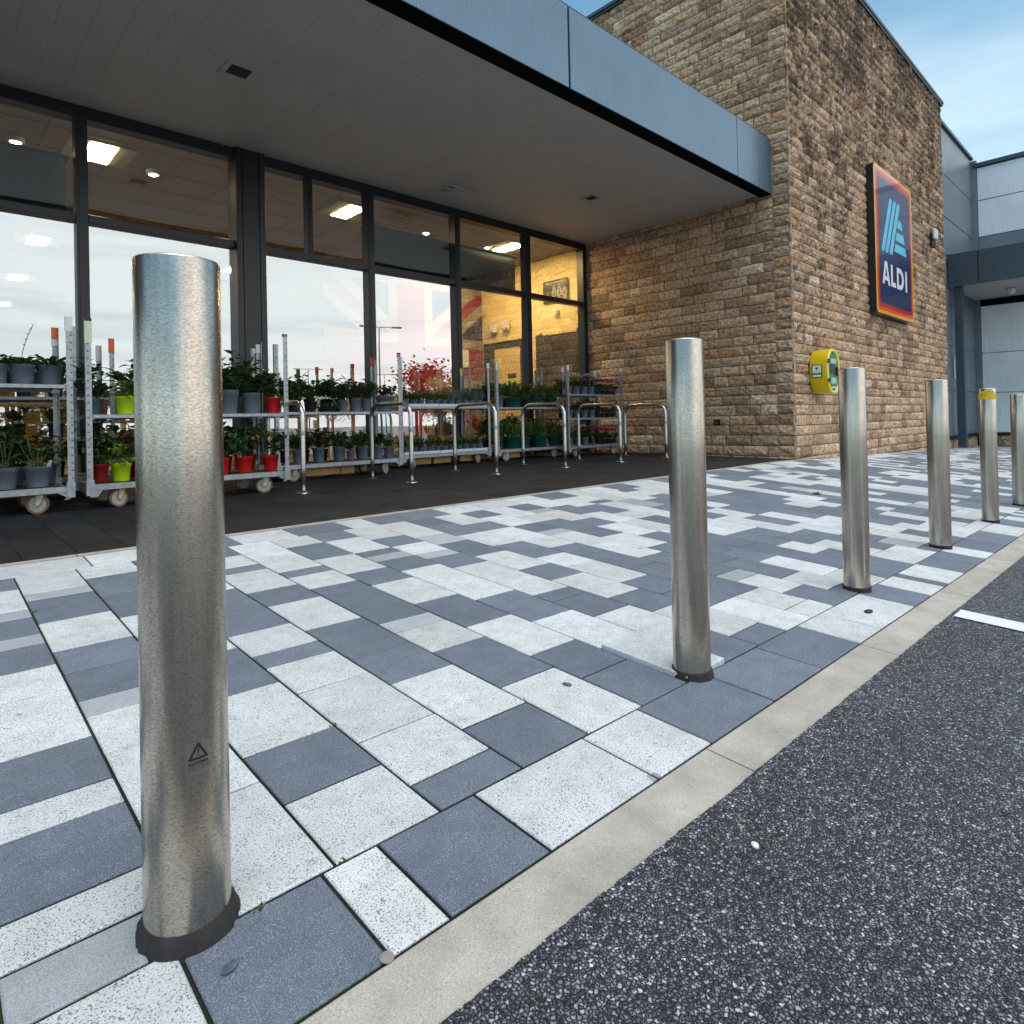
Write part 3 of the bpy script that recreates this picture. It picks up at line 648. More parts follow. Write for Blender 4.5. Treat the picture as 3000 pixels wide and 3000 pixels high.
# the doorway recess in the core is dark behind, a lit lining shows through it
dr = thing('doorway', 'lit doorway with dark timber frame in the cream lobby wall', 'doorway', (XS, 9.0, .15))
mb = MB(); X_ = XS - .03
mb.box(X_, X_ + .022, 8.46, 8.56, .16, 2.24, 'door_black'); mb.box(X_, X_ + .022, 9.42, 9.60, .16, 2.24, 'door_black'); mb.box(X_, X_ + .022, 8.561, 9.419, 2.12, 2.24, 'door_black')
o = mb.build('door_frame'); o.parent = dr; o.location = (-XS, -9.0, -.15)
mb = MB(); mb.box(XS - .0085, XS + .0, 8.565, 9.30, .16, 2.11, 'wall_cream'); o = mb.build('lining'); o.parent = dr; o.location = (-XS, -9.0, -.15)
nd = thing('notice', 'small yellow and black notice on the lit wall inside the doorway', 'notice', (XS - .02, 8.8, 1.5))
mb = MB(); mb.box(-.004, .004, -.11, .11, -.14, .0, 'tag_yellow'); mb.box(-.004, .004, -.11, .11, .003, .10, 'sign_black'); o = mb.build('notice_board'); o.parent = nd
dd = thing('open_door', 'black door standing open below the toilet sign inside the lobby', 'door', (8.39, 7.15, .15))
mb = MB(); mb.box(-.045, 0, 0, .80, .01, 2.05, 'door_black', .004); o = mb.build('door_leaf'); o.parent = dd; o.rotation_euler = (0, 0, R_(14))
mb = MB(); mb.box(-.01, .012, .83, .90, .01, 2.12, 'door_black'); mb.box(-.01, .012, -.08, -.01, .01, 2.12, 'door_black'); o = mb.build('door_frame'); o.parent = dd
mb = MB(); mb.tube([(-.05, .72, .98), (-.09, .72, .98), (-.09, .62, .98)], .010, 8, 'vent_frame'); o = mb.build('handle'); o.parent = dd; o.rotation_euler = (0, 0, R_(14))

def textmesh(s, size, mat, depth=0, align='CENTER', off=0):
    cu = bpy.data.curves.new('t', 'FONT'); cu.body = s; cu.size = size; cu.align_x = align; cu.extrude = depth; cu.resolution_u = 3; cu.offset = off
    o = bpy.data.objects.new('t', cu); col.objects.link(o); bpy.context.view_layer.update()
    me = bpy.data.meshes.new_from_object(o.evaluated_get(bpy.context.evaluated_depsgraph_get())); bpy.data.objects.remove(o); bpy.data.curves.remove(cu)
    me.materials.clear(); me.materials.append(M[mat]); return me
def to_mb(me, mb, mat, fn):
    off = len(mb.v)
    for v_ in me.vertices: mb.vert(fn(v_.co.x, v_.co.y))
    for p in me.polygons: mb.face([off + i for i in p.vertices], mat)
# toilet sign on the cream wall: TOILET & BABY CHANGE with four figures
ts = thing('toilet_sign', 'dark brown toilet and baby change sign with white figures on the cream wall', 'sign', (8.386, 7.61, 2.99))
mb = MB(); mb.box(-.012, 0, -.30, .30, -.20, .20, 'sign_black', .002); o = mb.build('sign_board'); o.parent = ts
mb = MB()
to_mb(textmesh('TOILET & BABY CHANGE', .055, 'white_print'), mb, 'white_print', lambda a, c: (-.014, -a * .80, .135 + c))
def ringpoly(cy, cz, r0, r1, n=18, sx=1):
    for i in range(n):
        a0, a1 = 2 * pi * i / n, 2 * pi * (i + 1) / n
        mb.poly([(-.014, cy + r * cos(a) * sx, cz + r * sin(a)) for r, a in ((r0, a0), (r1, a0), (r1, a1), (r0, a1))], 'white_print')
def strokes(pts, w):
    for (a, b_), (c_, d_) in zip(pts, pts[1:]):
        dx_, dy_ = c_ - a, d_ - b_; l = math.hypot(dx_, dy_) or 1; nx_, ny_ = -dy_ / l * w / 2, dx_ / l * w / 2
        mb.poly([(-.014, a + nx_, b_ + ny_), (-.014, c_ + nx_, d_ + ny_), (-.014, c_ - nx_, d_ - ny_), (-.014, a - nx_, b_ - ny_)], 'white_print')
for cy in (.03, -.10):
    ringpoly(cy, .085, .018, .028)
    wsk = .045 if cy < 0 else .028
    strokes([(cy - .035, .045), (cy + .035, .045), (cy + .045, -.05)], .010); strokes([(cy - .035, .045), (cy - .045, -.05)], .010)
    strokes([(cy - .02, .03), (cy - wsk, -.09), (cy + wsk, -.09), (cy + .02, .03)], .010); strokes([(cy - .015, -.09), (cy - .015, -.175), (cy + .015, -.175), (cy + .015, -.09)], .010)
ringpoly(.18, -.01, .012, .020); strokes([(.18, -.035), (.18, -.10), (.15, -.10), (.13, -.15)], .012); ringpoly(.185, -.13, .032, .042)
ringpoly(-.215, .02, .016, .026); ringpoly(-.215, -.06, .035, .046, sx=1.2); strokes([(-.25, -.12), (-.18, -.12), (-.20, -.16), (-.24, -.16), (-.25, -.12)], .009)
o = mb.build('lettering', fixn=False); o.parent = ts
for i, (y, z, lb) in enumerate(((9.25, 2.50, 'round fronted white dispenser, the deeper one beside the doorway'), (8.90, 2.53, 'squarer white dispenser nearer the window above the doorway'))):
    mb = MB(); mb.box(8.30 + .01 * i, 8.388, y - .085, y + .085, z - .09, z + .09, 'plastic_white', .02); mb.build('hand_dispenser', label=lb, cat='dispenser', group='dispensers on the lobby wall')
mb = MB(); mb.box(8.33, 8.388, 7.55, 7.62, 2.54, 2.66, 'plastic_white', .012); mb.box(8.31, 8.35, 7.565, 7.60, 2.50, 2.545, 'plastic_white', .006); mb.build('motion_sensor', label='small white motion sensor on the cream wall under the toilet sign', cat='sensor')
# flag style mural on the back wall of the lobby
fl = thing('flag_mural', 'large union flag mural covering the back wall of the lobby', 'mural', (6.7, 9.655, 1.8))
FX0, FX1, FZ0, FZ1 = 4.95 - 6.7, 8.40 - 6.7, .45 - 1.8, 3.2 - 1.8
def clipw(pts, y):  # keep inside the mural rectangle
    def clip(P, f, g_):
        o_ = []
        for i in range(len(P)):
            a, b_ = P[i], P[(i + 1) % len(P)]; fa, fb = f(a), f(b_)
            if fa >= 0: o_.append(a)
            if fa * fb < 0: t_ = fa / (fa - fb); o_.append((a[0] + (b_[0] - a[0]) * t_, a[1] + (b_[1] - a[1]) * t_))
        return o_
    for f in (lambda p: p[0] - FX0, lambda p: FX1 - p[0], lambda p: p[1] - FZ0, lambda p: FZ1 - p[1]): pts = clip(pts, f, 0) if pts else pts
    return [(p[0], y, p[1]) for p in pts]
mb = MB(); mb.box(FX0, FX1, -.01, 0, FZ0, FZ1, 'mural_blue'); o = mb.build('mural_field'); o.parent = fl
fcx, fcz = (FX0 + FX1) / 2, (FZ0 + FZ1) / 2; hw, hh = (FX1 - FX0) / 2, (FZ1 - FZ0) / 2; ln = math.hypot(hw, hh); ex, ez = hw / ln, hh / ln
mb = MB(); lay = -.012
for w_, mat, dep in ((.29, 'mural_white', -.012),):
    for s_ in (1, -1):
        nx_, nz_ = -ez * s_, ex
        mb.poly(clipw([(fcx + ex * s_ * t_ * 3 * 1. + nx_ * q, fcz * 1 + ez * t_ * 3 + nz_ * q) if 0 else (fcx + ex * t_ * 3 + (-ez * s_) * q * s_, fcz + s_ * ez * t_ * 3 + ex * q * s_) for t_, q in ((-1, -w_), (1, -w_), (1, w_), (-1, w_))], dep - .001 * (s_ > 0)), mat)
for s_ in (1, -1): mb.poly(clipw([(fcx + ex * t_ * 3 - ez * s_ * q * s_, fcz + s_ * ez * t_ * 3 + ex * q * s_) for t_, q in ((-1, -.10), (1, -.10), (1, .10), (-1, .10))], -.015 - .001 * (s_ > 0)), 'mural_red')
mb.poly(clipw([(fcx - .48, FZ0), (fcx + .48, FZ0), (fcx + .48, FZ1), (fcx - .48, FZ1)], -.018), 'mural_white'); mb.poly(clipw([(FX0, fcz - .48), (FX1, fcz - .48), (FX1, fcz + .48), (FX0, fcz + .48)], -.0185), 'mural_white')
mb.poly(clipw([(fcx - .30, FZ0), (fcx + .30, FZ0), (fcx + .30, FZ1), (fcx - .30, FZ1)], -.021), 'mural_red'); mb.poly(clipw([(FX0, fcz - .30), (FX1, fcz - .30), (FX1, fcz + .30), (FX0, fcz + .30)], -.0215), 'mural_red')
o = mb.build('mural_cross', fixn=False); o.parent = fl
mb = MB(); mb.box(7.55, 8.0, 9.60, 9.645, 1.75, 2.1, 'plastic_white', .004); mb.build('notice', label='pale blue blank notice panel in front of the flag mural', cat='notice')
# ceiling lights
lp = [(1.48, 7.8), (4.40, 7.8), (7.35, 7.72), (1.45, 12.0), (1.5, 15.1), (1.55, 18.4), (4.4, 12.0), (7.5, 11.9), (-1.5, 7.8), (-1.5, 12.0), (4.4, 16.0), (-4.4, 9.), (7.4, 8.9)]
ps = None
nm = ['first panel light behind the left of the shopfront, cut by a mullion', 'panel light behind the split top light right of the wide post', 'panel light over the lobby beside the cream wall', 'second panel light back in the left hand row', 'third panel light back in the left hand row', 'fourth panel light back in the left hand row', 'panel light behind the row at the middle of the store', 'panel light beyond the flag mural wall', 'panel light left of the picture edge near the glass', 'panel light left of the picture edge further back', 'deepest panel light of the middle row', 'panel light at the far left of the store', 'small panel light over the lobby doorway']
for i, (x, y) in enumerate(lp):
    tl = thing('ceiling_light', nm[i], 'ceiling light', (x, y, 3.606), 0, 'square panel lights in the store ceiling')
    mb = MB(); mb.box(-.30, .30, -.30, .30, .0015, .008, 'vent_frame'); o = mb.build('light_frame'); o.parent = tl
    mb = MB(); mb.box(-.12 if i != 7 else -.2, .12, -.27, .27, -.006, .001, 'lamp_lobby' if i in (2,) else 'lamp_panel'); o = mb.build('diffuser'); o.parent = tl
sp = [(2.03, 7.95, 'round spotlight behind the second top light from the left'), (.79, 7.91, 'round spotlight above the dark board at the left edge'), (5.72, 7.82, 'small spotlight above the left part of the second dark board'), (6.97, 7.83, 'small spotlight above the right end of the second dark board'), (3.3, 8.4, 'spotlight low behind the first split top light')]
for x, y, lb in sp:
    tl = thing('spotlight', lb, 'spotlight', (x, y, 3.56), 0, 'round spotlights in the store ceiling')
    mb = MB(); mb.lathe(0, 0, [(.001, .05), (.075, .05), (.075, .02), (.06, .0), (.05, .0)], 20, 'vent_frame'); o = mb.build('spot_ring'); o.parent = tl
    mb = MB(); mb.lathe(0, 0, [(.001, -.012), (.03, -.01), (.052, .004)], 20, 'lamp_spot'); o = mb.build('spot_lens'); o.parent = tl

# soffit fittings
def soffit_vent(x, y, s_, lb, rz=0):
    tl = thing('soffit_vent', lb, 'vent', (x, y, ZS), rz, 'square vents in the canopy soffit')
    mb = MB(); w = s_ * .16
    for a in ((-s_ / 2, s_ / 2, -s_ / 2, -s_ / 2 + w), (-s_ / 2, s_ / 2, s_ / 2 - w, s_ / 2), (-s_ / 2, -s_ / 2 + w, -s_ / 2 + w + .001, s_ / 2 - w - .001), (s_ / 2 - w, s_ / 2, -s_ / 2 + w + .001, s_ / 2 - w - .001)): mb.box(*a, -.012, -.001, 'vent_frame')
    o = mb.build('vent_frame'); o.parent = tl
    mb = MB(); mb.box(-s_ / 2 + w, s_ / 2 - w, -s_ / 2 + w, s_ / 2 - w, -.004, -.0015, 'vent_grille')
    for i in range(5): yy_ = -s_ / 2 + w + (s_ - 2 * w) * (i + .5) / 5; mb.box(-s_ / 2 + w, s_ / 2 - w, yy_ - .004, yy_ + .004, -.009, -.0045, 'vent_grille')
    o = mb.build('grille'); o.parent = tl
soffit_vent(2.03, 5.37, .25, 'dark square vent in the soffit near the top left'); soffit_vent(6.68, 5.38, .21, 'small square vent in the soffit near the stone wall')
tl = thing('soffit_heater', 'pale fitting with cross arms hanging under the middle of the soffit', 'light fitting', (5.12, 6.35, ZS))
mb = MB(); mb.box(-.12, .12, -.12, .12, -.035, -.001, 'vent_frame', .006); o = mb.build('body'); o.parent = tl
for yy_ in (-.19, -.08, .08, .19):
    mb = MB(); mb.box(-.26, .26, yy_ - .012, yy_ + .012, -.05, -.036, 'vent_frame', .003); o = mb.build('arm'); o.parent = tl

# ------------------------------------------------------------------ things on the stone tower
sg = thing('shop_sign', 'tall navy shop sign with light blue stripes and white lettering on the stone wall', 'sign', (11.39, 3.33, 2.32))
def rrect(u0, u1, v0, v1, r, n=6):
    P = []
    for cx, cz, a0 in ((u1 - r, v0 + r, -90), (u1 - r, v1 - r, 0), (u0 + r, v1 - r, 90), (u0 + r, v0 + r, 180)):
        for i in range(n + 1): a = R_(a0 + 90 * i / n); P.append((cx + r * cos(a), cz + r * sin(a)))
    return P
W_, H_ = 2.13, 2.47
mb = MB(); P = rrect(0, W_, 0, H_, .09)
for i in range(len(P)):
    a, c_ = P[i], P[(i + 1) % len(P)]
    mb.poly([(a[0], -.002, a[1]), (c_[0], -.002, c_[1]), (c_[0], .10, c_[1]), (a[0], .10, a[1])], 'sign_side', True)
mb.poly([(p[0], .10, p[1]) for p in P], 'sign_side'); mb.poly([(p[0], -.002, p[1]) for p in P], 'sign_side')
o = mb.build('sign_case'); o.parent = sg
mb = MB()
for i, (d_, vb, r, mat) in enumerate(((.012, .012, .085, 'sign_yellow'), (.075, .066, .06, 'sign_orange'), (.130, .122, .05, 'sign_red'), (.195, .188, .04, 'sign_navy'))):
    Pi = rrect(d_, W_ - d_, vb, H_ - vb, r); yv = -.004 - .002 * i
    if i == 0: yv = -.004
    mb.poly([(p[0], yv, p[1]) for p in Pi], mat)
o = mb.build('sign_face', fixn=False); o.parent = sg
mb = MB(); U = .035
def sp_(pts, mat): mb.poly([(u + U, -.012, v) for u, v in pts], mat)
def bar(p0, p1, w, r=.02):  # parallelogram stripe: bottom centre, top centre, horizontal width
    (u0, v0), (u1, v1) = p0, p1
    sp_([(u0 - w / 2 + r, v0), (u0 + w / 2 - r, v0), (u0 + w / 2, v0 + r * 1.4), (u1 + w / 2, v1 - r * 1.4), (u1 + w / 2 - r, v1), (u1 - w / 2 + r, v1), (u1 - w / 2, v1 - r * 1.4), (u0 - w / 2, v0 + r * 1.4)], 'sign_cyan')
bar((.345, 1.065), (.815, 2.03), .155); bar((.545, 1.065), (1.04, 2.035), .150); bar((.765, 1.065), (1.25, 2.03), .160)
sp_([(1.15, 1.600), (1.475, 1.597), (1.385, 1.742), (1.220, 1.746)], 'sign_cyan'); sp_([(1.055, 1.365), (1.575, 1.365), (1.505, 1.520), (1.125, 1.520)], 'sign_cyan'); sp_([(.955, 1.155), (1.680, 1.157), (1.590, 1.302), (1.030, 1.300)], 'sign_cyan')
o = mb.build('emblem', fixn=False); o.parent = sg
mb = MB()
for pts in ([(.27, .515), (.375, .515), (.477, .82), (.477, .905), (.415, .905)], [(.477, .905), (.477, .82), (.579, .515), (.684, .515), (.539, .905)], [(.398, .585), (.556, .585), (.533, .655), (.421, .655)],
            [(.735, .52), (1.0, .52), (1.0, .60), (.735, .60)], [(.735, .60), (.838, .60), (.838, .895), (.735, .895)], [(1.56, .52), (1.663, .52), (1.663, .895), (1.56, .895)], [(1.065, .52), (1.165, .52), (1.165, .895), (1.065, .895)]): sp_(pts, 'sign_white')
n = 12
for i in range(n):
    q = []
    for k in (i, i + 1):
        a = -pi / 2 + pi * k / n; q.append((1.165 + .13 + .185 * cos(a) if 0 else 1.255 + .215 * cos(a), .7075 + .1875 * sin(a), 1.235 + .125 * cos(a), .7075 + .107 * sin(a)))
    sp_([(q[0][0], q[0][1]), (q[1][0], q[1][1]), (q[1][2], q[1][3]), (q[0][2], q[0][3])], 'sign_white')
sp_([(1.165, .52), (1.255, .52), (1.235, .6005), (1.165, .6005)], 'sign_white'); sp_([(1.165, .895), (1.255, .895), (1.235, .8145), (1.165, .8145)], 'sign_white')
o = mb.build('lettering', fixn=False); o.parent = sg
mb = MB(); mb.box(.3, 1.8, .10, .128, .3, .5, 'black_metal'); mb.box(.3, 1.8, .10, .128, 1.9, 2.1, 'black_metal'); o = mb.build('bracket'); o.parent = sg

# defibrillator cabinet
ae = thing('defibrillator_cabinet', 'yellow oval defibrillator cabinet with green door on the corner of the stone wall', 'cabinet', (9.08, 3.20, 1.262))
def superP(w, h, n=48, e=2.25): 
    P = []
    for i in range(n):
        a = 2 * pi * i / n; c_, s_ = cos(a), sin(a)
        P.append((w / 2 * math.copysign(abs(c_) ** (2 / e), c_), h / 2 * math.copysign(abs(s_) ** (2 / e), s_)))
    return P
def extr(mb, prof, w, h, mat):  # list of (depth y, scale) rings
    rings = []
    for y, s_, s2 in prof: rings.append([mb.vert((x * s_, y, z * s2)) for x, z in superP(w, h)])
    for a, b_ in zip(rings, rings[1:]):
        for i in range(len(a)): mb.face((a[i], a[(i + 1) % len(a)], b_[(i + 1) % len(a)], b_[i]), mat, True)
    return rings
mb = MB(); rs = extr(mb, [(.235, .93, .95), (.22, .96, .97), (.02, 1, 1), (.0, .985, .99)], .46, .615, 'cabinet_yellow'); mb.face(rs[0], 'cabinet_yellow'); o = mb.build('cabinet_body'); o.parent = ae
mb = MB(); rs = extr(mb, [(.0, .985, .99), (-.008, .96, .97), (-.008, .84, .885), (.004, .80, .86)], .46, .615, 'cabinet_rim'); o = mb.build('door_rim'); o.parent = ae
mb = MB(); rs = extr(mb, [(.003, .80, .86), (-.002, .72, .80)], .46, .615, 'cabinet_green'); mb.face(rs[-1], 'cabinet_green')
o = mb.build('door'); o.parent = ae
mb = MB(); mb.box(-.11, .09, -.006, -.003, .10, .17, 'cabinet_pale'); mb.box(-.12, .02, -.006, -.003, -.03, .09, 'sign_black'); mb.box(-.10, .08, -.006, -.003, -.17, -.09, 'cabinet_pale')
for i in range(7): mb.box(-.09 + i * .027, -.072 + i * .027, -.006, -.003, -.235, -.21, 'white_print')
o = mb.build('door_label'); o.parent = ae
mb = MB(); mb.box(.07, .15, -.035, -.004, -.055, -.02, 'tag_black', .008); mb.box(.07, .11, -.03, -.004, -.02, .06, 'tag_black', .008); o = mb.build('handle'); o.parent = ae
for z in (.13, -.13):
    mb = MB(); mb.box(-.225, -.165, -.018, -.006, z - .028, z + .028, 'tag_black', .005); o = mb.build('hinge'); o.parent = ae
mb = MB(); X_ = -.2285
mb.box(X_ - .004, X_ + .002, .06, .20, -.09, .085, 'cabinet_green'); mb.box(X_ - .006, X_ - .0045, .075, .185, -.025, .075, 'white_print'); mb.box(X_ - .006, X_ - .0045, .075, .185, -.078, -.05, 'white_print')
heart = [(0, -.022), (.012, -.008), (.02, .006), (.016, .016), (.008, .017), (0, .009), (-.008, .017), (-.016, .016), (-.02, .006), (-.012, -.008)]
mb.poly([(X_ - .0075, .13 + a, .035 + c_) for a, c_ in heart], 'cabinet_green'); mb.box(X_ - .0072, X_ - .0062, .095, .165, -.008, -.002, 'cabinet_pale')
o = mb.build('side_label'); o.parent = ae
# sensor box right of sign
wl = thing('alarm_box', 'small white and dark alarm box high on the stone wall right of the sign', 'alarm', (15.35, 3.40, 4.25))
mb = MB(); mb.box(-.11, .11, -.07, -.01, -.02, .20, 'plastic_white', .02); o = mb.build('cover'); o.parent = wl
mb = MB(); mb.box(-.09, .09, -.01, .05, -.17, .12, 'tag_black', .01); o = mb.build('back_plate'); o.parent = wl
mb = MB(); mb.box(XS - .045, XS - .02, 4.51, 4.60, .555, .64, 'black_metal', .004); mb.box(XS - .055, XS - .045, 4.525, 4.585, .57, .625, 'vent_grille'); mb.build('wall_outlet', label='small dark outlet box low on the shaded stone side wall', cat='outlet')
mb = MB(); mb.box(17.55, 17.67, 3.54, 3.555, 1.45, 1.95, 'plastic_white'); mb.build('notice', label='narrow white notice on grey cladding behind the support post', cat='notice')
tl = thing('security_camera', 'white dome camera under the far dark canopy', 'camera', (18.6, 2.6, 3.52))
mb = MB(); mb.lathe(0, 0, [(.001, 0), (.10, 0), (.10, -.04)], 20, 'plastic_white'); o = mb.build('mount'); o.parent = tl
mb = MB(); mb.lathe(0, 0, [(.085, -.04), (.08, -.09), (.05, -.13), (.001, -.14)], 20, 'plastic_white'); o = mb.build('dome'); o.parent = tl

# ------------------------------------------------------------------ bollards
BR = .0575
def bollard(x, y, h, lb, seed, collar, tape=False, decal=None, BR=.0555):
    X, Y, Z = KB(x, y); t_ = thing('bollard', lb, 'bollard', (X, Y, Z), 0, 'stainless steel bollards in a row along the kerb')
    mb = MB(); rings = mb.lathe(0, 0, [(BR, -.03), (BR, .2), (BR, .4), (BR, .6), (BR, h - .004), (BR - .0012, h - .0012), (BR - .005, h)], 72, 'stainless'); mb.face(rings[-1], 'stainless', False)
    o = mb.build('tube'); o.parent = t_
    rr = random.Random(seed); seg = 64; mb = MB(); prof = []
    R0_ = []
    for k, (r, z) in enumerate(((BR + collar, -.012), (BR + collar * .93, .004), (BR + collar * .55, .009), (BR + .004, .014 + collar * .35), (BR - .001, .016 + collar * .4))):
        R0_.append([mb.vert(((r + (1 if k < 3 else .3) * (collar * .45 * noise.noise(Vector((cos(2 * pi * i / seg) * 2.2, sin(2 * pi * i / seg) * 2.2, seed))) + .003 * noise.noise(Vector((i * .9, k, seed))))) * cos(2 * pi * i / seg), (r + (1 if k < 3 else .3) * (collar * .45 * noise.noise(Vector((cos(2 * pi * i / seg) * 2.2, sin(2 * pi * i / seg) * 2.2, seed))))) * sin(2 * pi * i / seg), z + .002 * noise.noise(Vector((i * .7, k * 3, seed))))) for i in range(seg)])
    for a, b_ in zip(R0_, R0_[1:]):
        for i in range(seg): mb.face((a[i], a[(i + 1) % seg], b_[(i + 1) % seg], b_[i]), 'sealant', True)
    o = mb.build('mortar_collar'); o.parent = t_
    if tape:
        mb = MB(); rr_ = mb.lathe(0, 0, [(BR + .0009, h - .075), (BR + .0009, h - .03)], 72, 'tape_yellow')
        for i in range(72): 
            for q in (1,):
                v_ = mb.v[rr_[1][i]]; mb.v[rr_[1][i]] = (v_[0], v_[1], v_[2] + .012 * noise.noise(Vector((i * .12, 5, 0))) + (.012 if 30 < i < 48 else 0))
        o = mb.build('tape_band'); o.parent = t_
    if decal is not None:
        az, dz = decal
        DS = .64
        cyl = lambda u, v, e: (u, v, e)
        cyl = lambda u, v, e: ((BR + e) * cos(az + u * DS / BR), (BR + e) * sin(az + u * DS / BR), dz + v * DS)
        mb = MB(); n = 10
        for i in range(n):
            u0, u1 = -.024 + .048 * i / n, -.024 + .048 * (i + 1) / n
            mb.poly([cyl(u0, -.034, .0003), cyl(u1, -.034, .0003), cyl(u1, .032, .0003), cyl(u0, .032, .0003)], 'decal_film', True)
        o = mb.build('sticker'); o.parent = t_
        mb = MB()
        def st(pts, w, closed=True):
            q = pts + [pts[0]] if closed else pts
            for (a, b_), (c_, d_) in zip(q, q[1:]):
                m_ = 5; l = math.hypot(c_ - a, d_ - b_); nx_, ny_ = -(d_ - b_) / l * w / 2, (c_ - a) / l * w / 2; ex_, ey_ = (c_ - a) / l * w * .3, (d_ - b_) / l * w * .3
                for k in range(m_):
                    f0, f1 = k / m_, (k + 1) / m_
                    x0, y0 = a - ex_ + (c_ - a + 2 * ex_) * f0, b_ - ey_ + (d_ - b_ + 2 * ey_) * f0; x1, y1 = a - ex_ + (c_ - a + 2 * ex_) * f1, b_ - ey_ + (d_ - b_ + 2 * ey_) * f1
                    mb.poly([cyl(x0 + nx_, y0 + ny_, .0006), cyl(x1 + nx_, y1 + ny_, .0006), cyl(x1 - nx_, y1 - ny_, .0006), cyl(x0 - nx_, y0 - ny_, .0006)], 'decal_ink')
        st([(-.0165, -.003), (.0165, -.003), (0, .0265)], .0048)
        mb.poly([cyl(*p, .00075) for p in ((-.0016, .0165), (-.0009, .0065), (.0009, .0065), (.0016, .0165), (0, .0175))], 'decal_ink')
        mb.poly([cyl(.0018 * cos(a * pi / 4), .0032 + .0014 * sin(a * pi / 4), .00075) for a in range(8)], 'decal_ink')
        o = mb.build('warning_triangle', fixn=False); o.parent = t_
        mb = MB(); to_mb(textmesh('AUTOPA', .0092, 'decal_ink', off=.00035), mb, 'decal_ink', lambda a, c_: cyl(a * 1.08, c_ - .0155, .0006))
        for vv_, w_ in ((-.0205, .021), (-.0255, .022)):
            x_ = -w_
            rr2 = random.Random(int(-vv_ * 1e5))
            while x_ < w_: l = rr2.uniform(.0008, .0022); mb.poly([cyl(x_, vv_, .0006), cyl(x_ + l, vv_, .0006), cyl(x_ + l, vv_ + .0016, .0006), cyl(x_, vv_ + .0016, .0006)], 'decal_ink'); x_ += l + rr2.uniform(.0005, .0012)
        o = mb.build('sticker_print', fixn=False); o.parent = t_
    return t_
bollard(.260, .945, .900, 'nearest and largest steel bollard with a warning sticker near its foot', 3, .011, decal=(R_(-90.2), .243), BR=.0537)
bollard(1.514, .930, .902, 'second steel bollard from the left, standing against a raised white slab', 4, .007, decal=(R_(-42), .285), BR=.0492)
bollard(2.762, .932, .896, 'third steel bollard, in front of the stone wall right of the yellow cabinet', 5, .003, BR=.0492)
bollard(4.015, .930, .904, 'fourth steel bollard, clean and dark, left of the yellow taped one', 6, .002, BR=.0510)
bollard(5.271, .930, .902, 'steel bollard with a band of yellow tape round its top', 7, .002, tape=True, BR=.0482)
bollard(6.455, .935, .897, 'last steel bollard, cut by the right edge of the picture', 8, .002)

# ------------------------------------------------------------------ cycle hoops
def hoop(x, lb, me=None):
    y0, y1, Hh = 4.83, 5.51, .754; z0 = gB(x, y0) ; t_ = thing('cycle_hoop', lb, 'cycle stand', (x, y0, z0), 0, 'stainless cycle hoops in a row in front of the plant trolleys')
    zb = gB(x, y1) - z0; r = .135; w = y1 - y0; top = Hh - .024; pts = [(0, 0, 0), (0, 0, .2), (0, 0, top - r)]
    for i in range(1, 9): a = pi / 2 * i / 8; pts.append((0, r - r * cos(a), top - r + r * sin(a)))
    for i in range(0, 9): a = pi / 2 * i / 8; pts.append((0, w - r + r * sin(a), top - r + r * cos(a)))
    pts += [(0, w, .2), (0, w, zb)]
    mb = MB(); mb.tube(pts, .0205, 20, 'stainless_tube'); o = mb.build('hoop_tube'); o.parent = t_
    for yy_, z_ in ((0, 0), (w, zb)):
        mb = MB(); mb.lathe(0, yy_, [(.022, .012), (.05, .008), (.055, .0)], 24, 'stainless_tube'); o = mb.build('base_flange'); o.parent = t_
    mb = MB(); mb.lathe(0, 0, [(.0216, .46), (.0222, .462), (.0222, .50), (.0216, .502)], 20, 'galvanised'); o = mb.build('collar'); o.parent = t_
for i, (x, lb) in enumerate(((2.278, 'leftmost cycle hoop, beside the end of the second plant trolley'), (3.317, 'second cycle hoop from the left, in front of the grey pots'), (4.36, 'third cycle hoop, in front of the long tray trolley'), (5.42, 'fourth cycle hoop, in front of the dark green pots'), (6.464, 'fifth cycle hoop, in front of the pink flowers'), (7.497, 'last cycle hoop, half hidden by the second bollard'))): hoop(x, lb)

